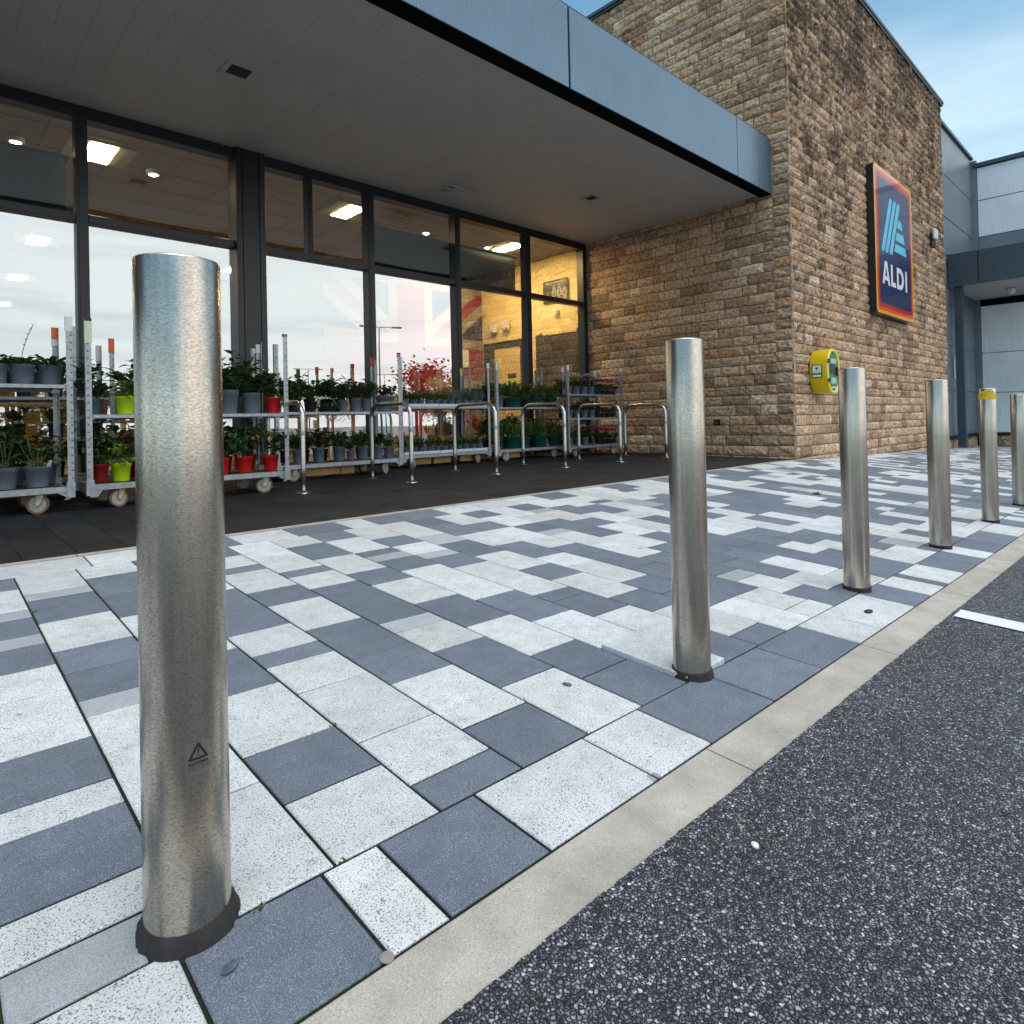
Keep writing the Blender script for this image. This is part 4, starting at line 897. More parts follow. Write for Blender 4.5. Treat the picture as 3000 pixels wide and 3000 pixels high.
# ------------------------------------------------------------------ plant trolleys
def trolley(x0, x1, y0, shelves, lb, tops, depth=.55, ztop=1.44, plat=.31, deck=True, boards=()):
    z0 = gB((x0 + x1) / 2, y0); t_ = thing('plant_trolley', lb, 'trolley', (x0, y0, z0), 0, 'galvanised plant trolleys along the shopfront'); w = x1 - x0
    P = plat - z0
    def part(mb, n): o = mb.build(n); o.parent = t_; return o
    mb = MB(); mb.box(.03, w - .03, 0, .04, P - .042, P, 'galvanised', .003); mb.box(.03, w - .03, depth - .04, depth, P - .042, P, 'galvanised', .003); mb.box(.03, .07, .041, depth - .041, P - .042, P - .001, 'galvanised'); mb.box(w - .07, w - .03, .041, depth - .041, P - .042, P - .001, 'galvanised')
    for xc in (.0, w - .09): mb.poly([(xc, -.003, P - .042), (xc + .09, -.003, P - .042), (xc + (.06 if xc == 0 else .03), -.003, P - .085), (xc + (.02 if xc == 0 else .07), -.003, P - .085)], 'galvanised')
    part(mb, 'base_frame')
    mb = MB(); mb.box(.072, w - .072, .042, depth - .042, P - .018, P - .006, 'deck_ply'); part(mb, 'deck')
    for i, (xx, yy_) in enumerate(((.19, .05), (w - .19, .05), (.19, depth - .05), (w - .19, depth - .05))):
        rr = random.Random(int(x0 * 100) + i); fx = thing('caster', None, None, (xx, yy_, .0625)); fx.parent = t_; del fx
        o = [q for q in col.objects if q.parent == t_ and q.type == 'EMPTY'][-1]; o.rotation_euler = (0, 0, rr.uniform(-.6, .6))
        mb = MB(); s_ = 28
        def wheel(r0, r1, yw, mat, name):
            mb = MB()
            for sgn in (-1, 1):
                P1 = [mb.vert((r1 * cos(2 * pi * k / s_), sgn * yw, r1 * sin(2 * pi * k / s_))) for k in range(s_)]; P0 = [mb.vert((r0 * cos(2 * pi * k / s_), sgn * yw * .8, r0 * sin(2 * pi * k / s_))) for k in range(s_)]
                for k in range(s_): mb.face((P0[k], P0[(k + 1) % s_], P1[(k + 1) % s_], P1[k]), mat)
                if sgn < 0: A_ = P1; A0 = P0
            for k in range(s_): mb.face((A_[k], A_[(k + 1) % s_], P1[(k + 1) % s_], P1[k]), mat, True); mb.face((A0[k], A0[(k + 1) % s_], P0[(k + 1) % s_], P0[k]), mat, True)
            q = mb.build(name); q.parent = o
        wheel(.050, .0625, .016, 'wheel_tyre', 'tyre'); wheel(.006, .0498, .012, 'wheel_hub', 'hub')
        mb = MB()
        for sgn in (-1, 1):
            y_ = sgn * .022
            mb.poly([(-.012, y_, -.010), (.012, y_, -.010), (.038, y_, .055), (.05, y_, .088), (-.0, y_, .088)], 'caster_fork'); mb.poly([(-.012, y_ - sgn * .003, -.010), (.012, y_ - sgn * .003, -.010), (.038, y_ - sgn * .003, .055), (.05, y_ - sgn * .003, .088), (-.0, y_ - sgn * .003, .088)], 'caster_fork')
        mb.box(-.025, .06, -.03, .03, .0885, .0945, 'caster_fork'); mb.lathe(0, 0, [(.001, 0)] * 1, 3, 'caster_fork') if 0 else None
        mb.tube([(0, -.027, 0), (0, .027, 0)], .008, 10, 'caster_fork'); q = mb.build('fork'); q.parent = o
    for a_, b_ in boards:
        mb = MB(); mb.box(a_, b_, .10, .125, P - .125, P - .043, 'timber', .002); part(mb, 'timber_board')
    Hp = ztop - z0; zb = P - .07
    for i, (xx, yy_, sx, sy) in enumerate(((0, -.004, 1, 1), (w, -.004, -1, 1), (0, depth + .004, 1, -1), (w, depth + .004, -1, -1))):
        a = .036; tk = .003; hj_ = Hp + [.0, -.003, .012, -.01][i]
        if deck is None and i > 1: continue
        mb = MB(); mb.box(min(xx, xx + sx * a), max(xx, xx + sx * a), min(yy_, yy_ + sy * tk), max(yy_, yy_ + sy * tk), zb, hj_, 'galvanised'); mb.box(min(xx, xx + sx * tk), max(xx, xx + sx * tk), min(yy_ + sy * tk, yy_ + sy * a), max(yy_ + sy * tk, yy_ + sy * a), zb, hj_, 'galvanised')
        z = zb + .12
        while z < hj_ - .06: mb.box(xx + sx * .012 - .003 * 1, xx + sx * .012 + .009, yy_ - sy * .0006 - .0003, yy_ - sy * .0006 + .0003, z, z + .010, 'slot_dark'); z += .05
        mb.box(min(xx - sx * .004, xx + sx * .042), max(xx - sx * .004, xx + sx * .042), min(yy_ - sy * .004, yy_ + sy * .04), max(yy_ - sy * .004, yy_ + sy * .04), zb - .004, zb + .10, 'galvanised')
        po = part(mb, 'post')
        tp = tops[i] if i < len(tops) else None
        z = hj_ + .002
        for mat, l in (tp or []):
            mb = MB(); mb.box(min(xx - sx * .002, xx + sx * .040), max(xx - sx * .002, xx + sx * .040), min(yy_ - sy * .002, yy_ + sy * .012), max(yy_ - sy * .002, yy_ + sy * .012), z - l, z, mat, .001); z -= l + .002
            q = mb.build('post_tag'); q.parent = po
    for zs in shelves:
        zl = zs - z0; mb = MB(); mb.box(.04, w - .04, .0, .008, zl - .026, zl, 'galvanised', .002); mb.box(.04, w - .04, depth - .008, depth, zl - .026, zl, 'galvanised', .002); mb.box(.04, w - .04, .0085, depth - .0085, zl - .008, zl - .001, 'galvanised')
        for xx in (.0, w - .05): mb.box(xx, xx + .05, .006, .03, zl - .034, zl - .012, 'galvanised'); mb.box(xx, xx + .05, depth - .03, depth - .006, zl - .034, zl - .012, 'galvanised')
        part(mb, 'shelf')
    return t_
Wt = [('tag_white', .07)]
trolley(-.57, .79, 5.07, [.985], 'leftmost plant trolley, cut by the picture edge', [None, [('tag_white', .10)], None, [('tag_orange', .085), ('tag_white', .05)]])
trolley(.86, 2.27, 5.07, [.785], 'second plant trolley from the left, with lime and red pots behind the nearest bollard', [[('tag_black', .022), ('tag_cream', .15)], [('tag_magenta', .022)], None, [('tag_black', .02), ('tag_white', .08)]])
trolley(2.45, 3.83, 5.75, [.81], 'third plant trolley, grey pots and a basket of pansies', [None, [('tag_black', .018), ('tag_orange', .03)], [('tag_white', .05)], [('tag_red', .10)]], boards=((.08, .70), (.71, .86)))
trolley(4.08, 5.46, 6.15, [.875], 'fourth plant trolley, small bedding plants in white trays', [[('tag_white', .06)], Wt, [('tag_brown', .05)], [('tag_black', .02), ('tag_yellow', .10)]], boards=((.22, .50), (.54, .80), (.95, 1.15)))
trolley(5.53, 6.85, 6.1, [.865], 'fifth plant trolley, wide dark green pots', [[('tag_white', .09)], Wt, None, [('tag_red', .05)]], boards=((.22, .50),))
trolley(6.64, 7.90, 5.85, [1.045, .705], 'last plant trolley by the stone wall, three levels with pink cyclamen', [Wt, [('tag_white', .05)], None, [('tag_white', .07)]], depth=.5)
trolley(-.10, 1.24, 6.10, [.95, .62], 'rear plant trolley behind the two leftmost ones', [None, [('tag_orange', .12)], [('tag_brown', .12)], [('tag_white', .14)]], depth=.5)
# white trays on the fourth trolley
for z, nm_ in ((.875, 'upper'), (.312, 'lower')):
    for i in range(5):
        mb = MB(); xa = 4.14 + i * .258; mb.box(xa, xa + .25, 6.16, 6.165, z + .001, z + .032, 'tray_white'); mb.box(xa, xa + .25, 6.165, 6.55, z + .001, z + .005, 'tray_white'); mb.box(xa, xa + .004, 6.165, 6.55, z + .005, z + .032, 'tray_white'); mb.box(xa + .246, xa + .25, 6.165, 6.55, z + .005, z + .032, 'tray_white'); mb.box(xa, xa + .25, 6.55, 6.555, z + .001, z + .032, 'tray_white')
        mb.build('plant_tray', label='%s white plastic plant tray from the left on the %s level of the fourth trolley' % (ORD[i], nm_), cat='tray', group='white plant trays')

# ------------------------------------------------------------------ plants
def leaf(mb, base, d, up, ln, wd, droop, mat, seg=4, fold=.25, tip=1.0):
    d = d.normalized(); side = d.cross(up)
    if side.length < .01: side = Vector((1, 0, 0))
    side.normalize(); nrm = side.cross(d).normalized(); p = base.copy(); L_, C_, R_p = [], [], []
    for i in range(seg + 1):
        t_ = i / seg; w = wd * .5 * (sin(pi * min(1, (t_ * .92 + .08) ** .8)) ** .8) if i < seg else 0
        C_.append(mb.vert(p)); 
        if 0 < i < seg: L_.append(mb.vert(p + side * w + nrm * w * fold)); R_p.append(mb.vert(p - side * w + nrm * w * fold))
        else: L_.append(None); R_p.append(None)
        st_ = ln / seg; dd_ = (d + Vector((0, 0, -1)) * droop * t_ * 1.3).normalized(); p = p + dd_ * st_
    for i in range(seg):
        for S_ in (L_, R_p):
            q = [C_[i], C_[i + 1]] + ([S_[i + 1]] if S_[i + 1] is not None else []) + ([S_[i]] if S_[i] is not None else [])
            if len(q) > 2: mb.face(q, mat, True)
def rv(r, z=0): a = r.random() * 2 * pi; return Vector((cos(a), sin(a), z))
def plant_mesh(kind, seed):
    r = random.Random(seed); mb = MB(); fb = MB()
    def stemtube(p0, p1, rad=.0022): mb.tube([p0, (Vector(p0) + Vector(p1)) / 2 + Vector((r.uniform(-.008, .008), r.uniform(-.008, .008), 0)), p1], rad, 5, 'stem_green', False)
    if kind in ('bush', 'bushred', 'pepper', 'bay', 'bed', 'cyclamen', 'whiteflower', 'limebush', 'small'):
        H = dict(bush=.25, bushred=.21, pepper=.29, bay=.22, bed=.10, cyclamen=.10, whiteflower=.15, limebush=.23, small=.15)[kind]
        Wd = dict(bush=.15, bushred=.14, pepper=.10, bay=.12, bed=.055, cyclamen=.075, whiteflower=.09, limebush=.08, small=.07)[kind]
        nst = dict(bush=16, bushred=13, pepper=7, bay=15, bed=9, cyclamen=10, whiteflower=10, limebush=6, small=9)[kind]
        for s_ in range(nst):
            o_ = rv(r) * r.random() ** .5 * Wd; tp = Vector((o_.x, o_.y, H * r.uniform(.55, 1.0) * (1 - .35 * (o_.length / Wd) ** 2))); b_ = Vector((o_.x * .25, o_.y * .25, -.01)); stemtube(b_, tp)
            nl = dict(bush=12, bushred=12, pepper=9, bay=13, bed=9, cyclamen=6, whiteflower=9, limebush=6, small=9)[kind]
            for k in range(nl):
                f = r.uniform(.25, 1.02) if kind != 'bay' else r.uniform(.1, 1.02); p = b_.lerp(tp, f); d = rv(r, r.uniform(-.3, .9)) + (tp - b_).normalized() * .3
                ln, wd, dr_ = dict(bush=(.070, .046, .5), bushred=(.066, .044, .5), pepper=(.105, .052, 1.4), bay=(.082, .028, .35), bed=(.040, .027, .3), cyclamen=(.040, .038, .4), whiteflower=(.05, .032, .5), limebush=(.09, .062, 1.0), small=(.055, .036, .4))[kind]
                if kind == 'bay': d.z = abs(d.z) + .35
                mt = dict(bush='leaf_dark' if r.random() < .6 else 'leaf_mid', bushred='leaf_dark' if r.random() < .85 else 'leaf_red', pepper='leaf_mid' if r.random() < .4 else 'leaf_dark', bay='leaf_mid' if r.random() < .55 else 'leaf_light', bed='leaf_mid' if r.random() < .6 else 'leaf_light', cyclamen='leaf_dark', whiteflower='leaf_dark', limebush='leaf_lime' if r.random() < .5 else 'leaf_mid', small='leaf_dark' if r.random() < .5 else 'leaf_mid')[kind]
                q = r.uniform(.65, 1.2); leaf(mb, p + d.normalized() * .008, d, Vector((0, 0, 1)), ln * q, wd * q, dr_, mt, 4 if kind in ('pepper', 'limebush') else 3)
        if kind in ('cyclamen', 'whiteflower'):
            for k in range(15 if kind == 'cyclamen' else 9):
                o_ = rv(r) * r.random() ** .5 * Wd; tp = Vector((o_.x, o_.y, H + r.uniform(.01, .05)))
                for q in range(5): leaf(fb, tp, rv(r, r.uniform(.4, 1.6)), Vector((0, 0, 1)), .028, .020, -.3, 'petal_pink' if kind == 'cyclamen' else 'petal_white', 2)
        if kind == 'pepper':
            for k in range(1): p = rv(r) * Wd * .8; fb.lathe(p.x, p.y, [(.001, H * .55 - .02), (.010, H * .55 - .012), (.012, H * .55), (.006, H * .55 + .012), (.001, H * .55 + .014)], 8, 'petal_orange')
    elif kind in ('strap', 'orchid'):
        for k in range(17):
            d = rv(r, r.uniform(.5, 1.6)); leaf(mb, Vector((d.x * .015, d.y * .015, 0)), d, Vector((0, 0, 1)), r.uniform(.15, .24), r.uniform(.030, .044), r.uniform(.9, 1.5), 'leaf_dark' if r.random() < .7 else 'leaf_mid', 6, .35)
        if kind == 'orchid':
            pts = [Vector((0, 0, 0)) + Vector((.03 * t_ + .10 * t_ * t_, 0.01, .30 * t_)) for t_ in [i / 8 for i in range(9)]]; mb.tube(pts, .0022, 5, 'stem_green', False)
            for i in range(14): p = pts[4 + i % 5]; leaf(mb, p, rv(r, .8), Vector((0, 0, 1)), .018, .010, 0, 'leaf_dark', 2)
    elif kind == 'bigleaf':
        for k in range(11):
            d = rv(r, 0); h_ = r.uniform(.05, .17); tp = Vector((d.x * r.uniform(.02, .10), d.y * r.uniform(.02, .10), h_)); stemtube((d.x * .01, d.y * .01, 0), tp, .003); leaf(mb, tp, d + Vector((0, 0, .3)), Vector((0, 0, 1)), .085, .066, .9, 'leaf_mid' if r.random() < .5 else 'leaf_dark', 5, .1)
        for k in range(3):
            d = rv(r, 0); 
    elif kind == 'orangeflower':
        for k in range(70): leaf(mb, rv(r, 0) * r.random() * .09 + Vector((0, 0, r.uniform(0, .14))), rv(r, r.uniform(-.2, .8)), Vector((0, 0, 1)), .05, .032, .5, 'leaf_dark', 3)
        for k in range(10):
            p = rv(r, 0) * r.random() * .09 + Vector((0, 0, r.uniform(.09, .17)))
            for q in range(7): leaf(fb, p, rv(r, r.uniform(-.1, .7)), Vector((0, 0, 1)), .034, .022, .1, 'petal_orange', 2)
    elif kind == 'lavender':
        for k in range(120):
            o_ = rv(r) * r.random() ** .6 * .05; leaf(mb, Vector((o_.x * .6, o_.y * .6, -.005)), Vector((o_.x * 7 + r.uniform(-.2, .2), o_.y * 7 + r.uniform(-.2, .2), 1)), Vector((1, 0, .2)), r.uniform(.07, .14), .006, .15, 'leaf_grey', 3)
    elif kind == 'basket':
        for k in range(150): leaf(mb, Vector((r.uniform(-.11, .11), r.uniform(-.08, .08), r.uniform(-.02, .05))), rv(r, r.uniform(-.3, .8)), Vector((0, 0, 1)), .034, .022, .4, 'leaf_mid' if r.random() < .5 else 'leaf_light', 3)
        for k in range(3):
            p = Vector((-.09 + .05 * k, -.07, .06 - .02 * k))
            for q in range(6): leaf(fb, p, rv(r, .1) + Vector((0, -.6, 0)), Vector((0, 0, 1)), .020, .018, 0, 'petal_violet' if k < 2 else 'petal_yellow', 2)
        mb.tube([Vector((-.12 * cos(pi * i / 12), 0, .10 * sin(pi * i / 12) + .01)) for i in range(13)], .004, 6, 'vent_frame')
    return mb, fb
CACHE = {}
def plant_data(kind, var):
    key = (kind, var)
    if key not in CACHE:
        a, b_ = plant_mesh(kind, hash_(kind) + var * 17)
        CACHE[key] = (a.mesh('foliage'), b_.mesh('blooms') if b_.f else None)
    return CACHE[key]
def hash_(s): return sum((i + 3) * ord(c_) for i, c_ in enumerate(s))
POTC = {}
def pot_data(mat, r, h):
    key = (mat, round(r, 3), round(h, 3))
    if key not in POTC:
        mb = MB(); mb.lathe(0, 0, [(.001, .002), (r * .74, .002), (r * .76, .004), (r * .90, h * .80), (r * .97, h * .805), (r * .985, h * .97), (r, h * .975), (r, h), (r * .955, h), (r * .93, h * .9), (r * .88, h * .86)], 32, mat)
        sb = MB(); rg = sb.lathe(0, 0, [(.001, h * .90), (r * .45, h * .905), (r * .90, h * .87)], 24, 'soil'); POTC[key] = (mb.mesh('pot'), sb.mesh('soil'))
    return POTC[key]
desc = {'pot_grey': 'grey pot', 'pot_black': 'black pot', 'pot_red': 'bright red pot', 'pot_darkred': 'dark red pot', 'pot_lime': 'lime green pot', 'pot_green': 'wide green pot', 'pot_blue': 'small blue pot'}
kdesc = dict(bush='leafy dark shrub', bushred='red tipped shrub', pepper='drooping chilli plant', bay='glossy upright shrub', bed='bedding plant', cyclamen='pink cyclamen', whiteflower='white flowering plant', limebush='yellow green plant', small='small green plant', strap='strap leaved plant', orchid='spiked flower plant', bigleaf='round leaved plant', orangeflower='bright orange flowers', lavender='grey lavender', basket='basket of pansies')
PL = []
cnt = {}
def pot_plant(x, y, z, kind, mat, r, h, where, sc=1.0, tagc=None, rz=None):
    rr = random.Random(int(x * 1000) + int(z * 77)); t_ = thing('potted_plant', '', 'potted plant', (x, y, z + .001), rz if rz is not None else rr.uniform(0, 6.28), 'potted plants on the trolleys')
    PL.append((where, kind, mat, x, t_))
    pm, sm_ = pot_data(mat, r, h); link('pot', pm, t_); link('soil', sm_, t_)
    f, b_ = plant_data(kind, rr.randint(0, 2))
    o = link('foliage', f, t_, (0, 0, h * .87), fixn=False); o.scale = (sc, sc, sc * rr.uniform(.9, 1.12))
    if b_: q = link('blooms', b_, t_, (0, 0, h * .87), fixn=False); q.scale = (sc, sc, sc)
    if tagc:
        mb = MB(); mb.box(-.014, .014, -.0006, .0006, 0, .06, tagc, 0); q = mb.build('plant_label', t_, (r * .5, -r * .4, h * .87)); q.rotation_euler = (.3, .25, .4)
    return t_
A1, A0 = 'on the upper shelf of the leftmost trolley', 'on the base of the leftmost trolley'
for x, kd, r in ((.40, 'strap', .068), (.535, 'orchid', .075), (.685, 'strap', .068), (.22, 'bushred', .075), (.02, 'bush', .08)): pot_plant(x, 5.19, .985, kd, 'pot_grey', r, .13, A1, rz=.9 if kd == 'orchid' else None)
for x in (.30, .50, .66, .1): pot_plant(x, 5.46, .985, 'small', 'pot_grey', .06, .11, 'at the back of the upper shelf of the leftmost trolley', .9)
for x, kd in ((.43, 'bigleaf'), (.605, 'bigleaf'), (.2, 'bush')): pot_plant(x, 5.17, .312, kd, 'pot_grey', .080, .135, A0, 1.15, 'tag_white' if kd == 'bigleaf' and x > .6 else None)
for x, kd in ((.30, 'pepper'), (.50, 'bush'), (.68, 'orangeflower')): pot_plant(x, 5.46, .312, kd, 'pot_grey', .075, .13, 'at the back of the base of the leftmost trolley', 1.35)
B1, B0 = 'on the upper shelf of the second trolley', 'on the base of the second trolley'
pot_plant(.975, 5.42, .785, 'bush', 'pot_grey', .06, .12, 'at the back of the upper shelf of the second trolley', .9)
pot_plant(1.12, 5.19, .785, 'limebush', 'pot_lime', .068, .128, B1, .8)
pot_plant(1.30, 5.2, .785, 'bush', 'pot_grey', .07, .15, B1)
for x, kd, mt, r, h, sc in ((1.83, 'bush', 'pot_grey', .078, .185, 1.35), (2.005, 'bush', 'pot_grey', .072, .165, 1.3), (2.185, 'pepper', 'pot_red', .066, .130, 1.0), (1.64, 'bushred', 'pot_grey', .075, .17, 1.15), (1.47, 'bush', 'pot_red', .066, .13, 1)): pot_plant(x, 5.17, .785, kd, mt, r, h, B1, sc, 'tag_white' if mt == 'pot_red' else None)
for x in (1.75, 1.93, 2.1, 1.25, 1.55): pot_plant(x, 5.43, .785, 'bush', 'pot_black', .07, .13, 'at the back of the upper shelf of the second trolley', 1.15)
for x, kd, mt, r, sc in ((.955, 'small', 'pot_darkred', .060, .8), (1.085, 'limebush', 'pot_lime', .066, .9), (1.25, 'pepper', 'pot_lime', .066, 1), (1.42, 'pepper', 'pot_red', .067, 1), (1.60, 'pepper', 'pot_red', .067, 1), (1.765, 'pepper', 'pot_red', .067, 1), (1.945, 'pepper', 'pot_red', .068, 1.05), (2.16, 'pepper', 'pot_red', .066, 1)): pot_plant(x, 5.18, .312, kd, mt, r, .128, B0, sc, 'tag_white' if mt == 'pot_red' else None)
for x in (1.0, 1.18, 1.5, 1.7, 1.88, 2.08): pot_plant(x, 5.44, .312, 'pepper', 'pot_darkred', .066, .128, 'at the back of the base of the second trolley', 1.1)
C1, C0 = 'on the upper shelf of the third trolley', 'on the base of the third trolley'
pot_plant(2.86, 5.86, .81, 'small', 'pot_black', .055, .105, C1, .9, 'tag_cream')
pot_plant(2.68, 5.86, .81, 'bush', 'pot_black', .06, .11, C1, .9)
pot_plant(3.03, 5.87, .81, 'basket', 'pot_black', .10, .05, C1, 1.0, rz=.2)
for x, r, h, kd in ((3.20, .05, .12, 'bush'), (3.345, .066, .14, 'bushred'), (3.475, .05, .13, 'bush'), (3.70, .10, .165, 'bushred')): pot_plant(x, 5.87, .81, kd, 'pot_grey', r, h, C1, .95)
for x in (2.6, 2.8, 2.98, 3.15, 3.3, 3.5): pot_plant(x, 6.13, .81, 'bush', 'pot_black', .07, .14, 'at the back of the upper shelf of the third trolley', 1.05)
for x, r, h, kd in ((2.72, .06, .13, 'small'), (2.93, .063, .145, 'bushred'), (3.15, .060, .145, 'small'), (3.28, .042, .10, 'small'), (3.42, .062, .14, 'small'), (3.60, .06, .13, 'small'), (3.74, .06, .11, 'small')): pot_plant(x, 5.87, .312, kd, 'pot_grey', r, h, C0, 1.35 if h > .12 else 1.0, 'tag_orange' if r == .063 else None)
for x in (2.7, 2.9, 3.1, 3.3, 3.55): pot_plant(x, 6.13, .312, 'bush', 'pot_black', .06, .12, 'at the back of the base of the third trolley', .8)
for zz_, lv in ((.880, 'upper'), (.317, 'lower')):
    wd_ = 'on the %s level of the fourth trolley' % lv
    for i in range(11):
        x = 4.20 + i * .112; kd = 'bed'
        if lv == 'upper' and i > 5: kd = 'lavender'
        pot_plant(x, 6.215, zz_, kd, 'pot_blue', .044, .075, wd_, 1.15 if kd == 'bed' else 1.25)
    for i in range(9):
        x = 4.24 + i * .135; kd = 'bed' if lv == 'lower' or i < 5 else 'lavender'
        pot_plant(x, 6.36, zz_, kd, 'pot_blue', .046, .075, 'in the second row ' + wd_, 1.25 if kd == 'bed' else 1.3)
E1, E0 = 'on the upper shelf of the fifth trolley', 'on the base of the fifth trolley'
pot_plant(5.66, 6.2, .865, 'bay', 'pot_grey', .07, .15, E1, .9)
for x, r in ((5.95, .120), (6.43, .115), (6.70, .095)): pot_plant(x, 6.23, .865, 'bay', 'pot_green', r, .135, E1, 1.05)
pot_plant(6.17, 6.22, .865, 'bush', 'pot_black', .06, .12, E1, .9)
for x, r in ((5.93, .145), (6.16, .10), (6.47, .125), (6.78, .11), (5.68, .08)): pot_plant(x, 6.25, .312, 'bay', 'pot_green', r, .16 if r > .12 else .14, E0, 1.15)
for x in (5.7, 6.0, 6.3, 6.6): pot_plant(x, 6.50, .865, 'bush', 'pot_black', .07, .13, 'at the back of the upper shelf of the fifth trolley', 1.0); pot_plant(x, 6.50, .312, 'pepper', 'pot_black', .07, .13, 'at the back of the base of the fifth trolley', 1.3)
for zz_, lv in ((1.045, 'top shelf'), (.705, 'middle shelf'), (.312, 'base')):
    wd_ = 'on the %s of the last trolley' % lv
    for x, kd, mt in ((6.78, 'whiteflower', 'pot_grey'), (6.95, 'whiteflower', 'pot_grey'), (7.12, 'whiteflower', 'pot_grey'), (7.28, 'whiteflower', 'pot_grey')): 
        if not (lv == 'base' and x > 7.2): pot_plant(x, 5.95, zz_, kd, mt, .055, .11, wd_, .95, 'tag_white' if x > 7.2 else None)
    for x in (7.42, 7.54, 7.66, 7.78): pot_plant(x, 5.94, zz_, 'cyclamen', 'pot_black', .048, .065, wd_, 1.1)
    for x in (6.85, 7.05, 7.25, 7.45, 7.65): pot_plant(x, 6.15, zz_, 'cyclamen' if x > 7.3 else 'small', 'pot_black', .05, .08, 'at the back ' + wd_, 1.1)
for x in (.05, .25, .45, .65, .85, 1.05): pot_plant(x, 6.22, .95, 'bush', 'pot_black', .06, .12, 'on the upper shelf of the rear trolley', .85)
for x in (.1, .35, .6, .85, 1.1): pot_plant(x, 6.2, .62, 'small', 'pot_black', .06, .12, 'on the middle shelf of the rear trolley', 1.1); pot_plant(x, 6.2, .312, 'bush', 'pot_black', .06, .12, 'on the base of the rear trolley', .9)

ab = {}
for q in PL: ab.setdefault(q[:3], []).append(q)
for k, v in ab.items():
    v.sort(key=lambda q: q[3])
    for i, q in enumerate(v):
        w = k[0].replace('on the ', '').replace('at the back of the ', 'back of ').replace('in the ', '').replace(' of the ', ' of ').replace('at the back ', 'back of ').replace('of fourth trolley', 'of fourth trolley')
        q[4]['label'] = kdesc[k[1]] + ' in ' + desc[k[2]] + (', %s from left' % ORD[min(i, 11)] if len(v) > 1 else '') + ', ' + w
# ------------------------------------------------------------------ litter, pebbles, weeds
def pebble(name, x, y, r, mat, lb, seed, dz=.003, flat=.5, el=1.3):
    mb = MB(); n1, n2 = 14, 9; rows = []
    for j in range(n2):
        th_ = pi * j / (n2 - 1); rows.append([mb.vert((el * r * sin(th_) * cos(2 * pi * i / n1) * (1 + .25 * noise.noise(Vector((i * .8, j * .7, seed)))), r * sin(th_) * sin(2 * pi * i / n1) * (1 + .2 * noise.noise(Vector((i * .5, j, seed + 4)))), r * flat * cos(th_) + r * flat * .6)) for i in range(n1)])
    for a, b_ in zip(rows, rows[1:]):
        for i in range(n1): mb.face((a[i], a[(i + 1) % n1], b_[(i + 1) % n1], b_[i]), mat, True)
    X, Y, Z = KB(x, y, dz); o = mb.build(name, None, (X, Y, Z), label=lb, cat='stone' if 'lump' not in name else 'mortar lump'); o.rotation_euler = (0, 0, seed); return o
pebble('pebble', .989, .499, .0062, 'pebble_white', 'single white pebble on the asphalt near the kerb', 1.0)
pebble('pebble', .276, .833, .0075, 'pebble_grey', 'dark slate chip on the grey slab right of the nearest bollard', .4, .001, .32, 1.7)
pebble('mortar_lump', .429, .716, .0095, 'mortar_lump', 'round pale mortar lump on the joint between slab and kerb', 2.0, .0, .35, 1.1)
pebble('pebble', 2.48, .80, .012, 'tag_black', 'black chip on the grey slab right of the third bollard', 3.0, .002, .4, 1.8)
pebble('pebble', 1.20, 1.10, .008, 'pebble_grey', 'grey chip on a white slab in front of the second bollard', 5.0, .001, .3, 1.6)
def weed(x, y, n_, s_, lb, seed):
    r = random.Random(seed); mb = MB()
    for k in range(n_): d = rv(r, r.uniform(.3, 1.5)); leaf(mb, Vector((r.uniform(-.6, .6) * s_, r.uniform(-.12, .12) * s_, 0)), d, Vector((0, 0, 1)), s_ * r.uniform(.5, 1), s_ * .28, .6, 'leaf_mid' if r.random() < .6 else 'leaf_light', 3)
    X, Y, Z = KB(x, y, -.004); mb.build('weed', None, (X, Y, Z), label=lb, cat='weed', group='small weeds in the paving joints', fixn=False)
weed(.345, .905, 10, .014, 'tuft of weed in the joint right of the nearest bollard foot', 1)
weed(.475, .91, 10, .013, 'tuft of weed at the joint corner beside the white header slab', 2)
weed(.262, 2.60, 14, .016, 'tiny weed in the long joint left of the nearest bollard', 3)
weed(.659, 1.30, 12, .012, 'tiny moss tuft where white and grey slabs meet, right of the nearest bollard', 4)
weed(5.39, 2.11, 26, .05, 'flat brown green tuft on the paving beyond the second bollard', 5)
weed(1.06, 1.11, 12, .012, 'tiny moss tuft at the corner of the large grey slab', 6)
# moss and dust in joints next to kerb is part of the joint material

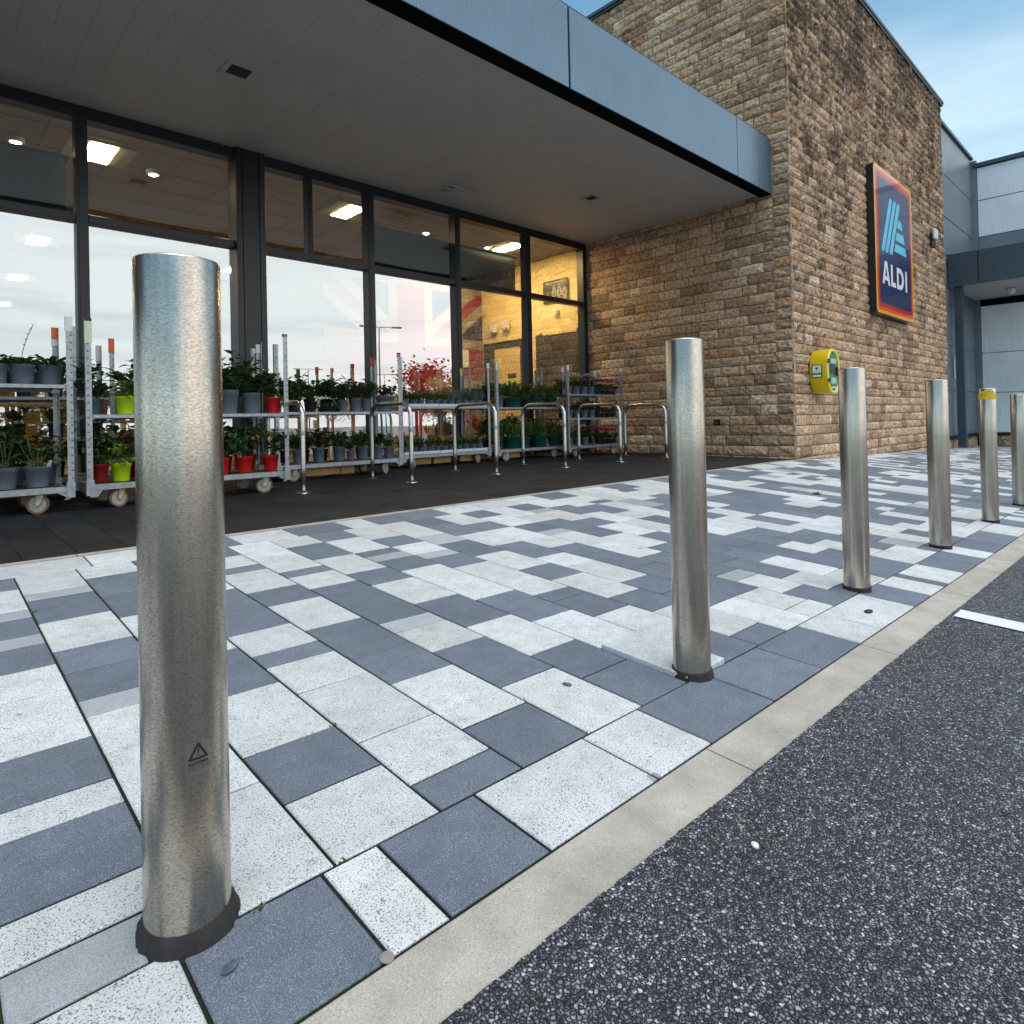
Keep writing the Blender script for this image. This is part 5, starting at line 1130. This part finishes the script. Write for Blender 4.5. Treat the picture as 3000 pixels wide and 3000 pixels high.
# ------------------------------------------------------------------ car park behind the camera (seen mirrored in the glass)
def lamp_post(x, y, h, lb):
    z0 = gB(x, y); t_ = thing('lamp_post', lb, 'lamp post', (x, y, z0), .3, 'car park lamp posts mirrored in the shopfront')
    mb = MB(); mb.tube([(0, 0, 0), (0, 0, h * .5), (0, 0, h)], [.09, .07, .05], 12, 'galvanised'); o = mb.build('pole'); o.parent = t_
    for s_ in (-1, 1):
        mb = MB(); mb.box(min(s_ * .05, s_ * 1.0), max(s_ * .05, s_ * 1.0), -.03, .03, h - .03, h + .03, 'galvanised'); mb.box(min(s_ * .9, s_ * 1.6), max(s_ * .9, s_ * 1.6), -.15, .15, h - .06, h + .04, 'frame_dark', .02); o = mb.build('lamp_head'); o.parent = t_
lamp_post(24.8, -25.8, 8.2, 'nearest double headed car park lamp post'); lamp_post(36.1, -60.5, 8.2, 'double headed lamp post far across the car park'); lamp_post(48.7, -62.9, 8.2, 'furthest double headed lamp post on the right of the car park')
def tree(x, y, h, w, mat, lb, seed, n_=1500):
    r = random.Random(seed); z0 = gB(x, y); t_ = thing('tree', lb, 'tree', (x, y, z0), 0, 'trees along the far side of the car park')
    mb = MB(); mb.tube([(0, 0, 0), (.05, 0, h * .3), (0, .1, h * .7)], [.16, .12, .05], 8, 'bark')
    cl = []
    for k in range(14): a = rv(r, 0); e = Vector((a.x * w * r.uniform(.2, .8), a.y * w * r.uniform(.2, .8), h * r.uniform(.4, .92))); cl.append(e); mb.tube([(0, 0, h * .3), e * .6 + Vector((0, 0, h * .1)), e], [.05, .03, .01], 6, 'bark')
    o = mb.build('trunk'); o.parent = t_
    mb = MB()
    for k in range(n_):
        c_ = r.choice(cl); p = c_ + Vector((r.gauss(0, w * .22), r.gauss(0, w * .22), r.gauss(0, h * .09))); leaf(mb, p, rv(r, r.uniform(-1, 1)), Vector((0, 0, 1)), .34, .24, .3, mat, 2)
    o = mb.build('crown', fixn=False); o.parent = t_
tree(27.5, -22.5, 5.2, 2.6, 'leaf_red', 'red leaved tree near the lamp post', 3, 2400)
for i, (x, y, h) in enumerate(((22, -62, 6), (31, -68, 7), (44, -70, 5.5), (60, -66, 7), (12, -66, 6.5), (75, -55, 7))): tree(x, y, h, 3.2, 'leaf_dark' if i % 2 else 'leaf_mid', '%s green tree from the left at the far edge of the car park' % ORD[i], 20 + i, 1400)
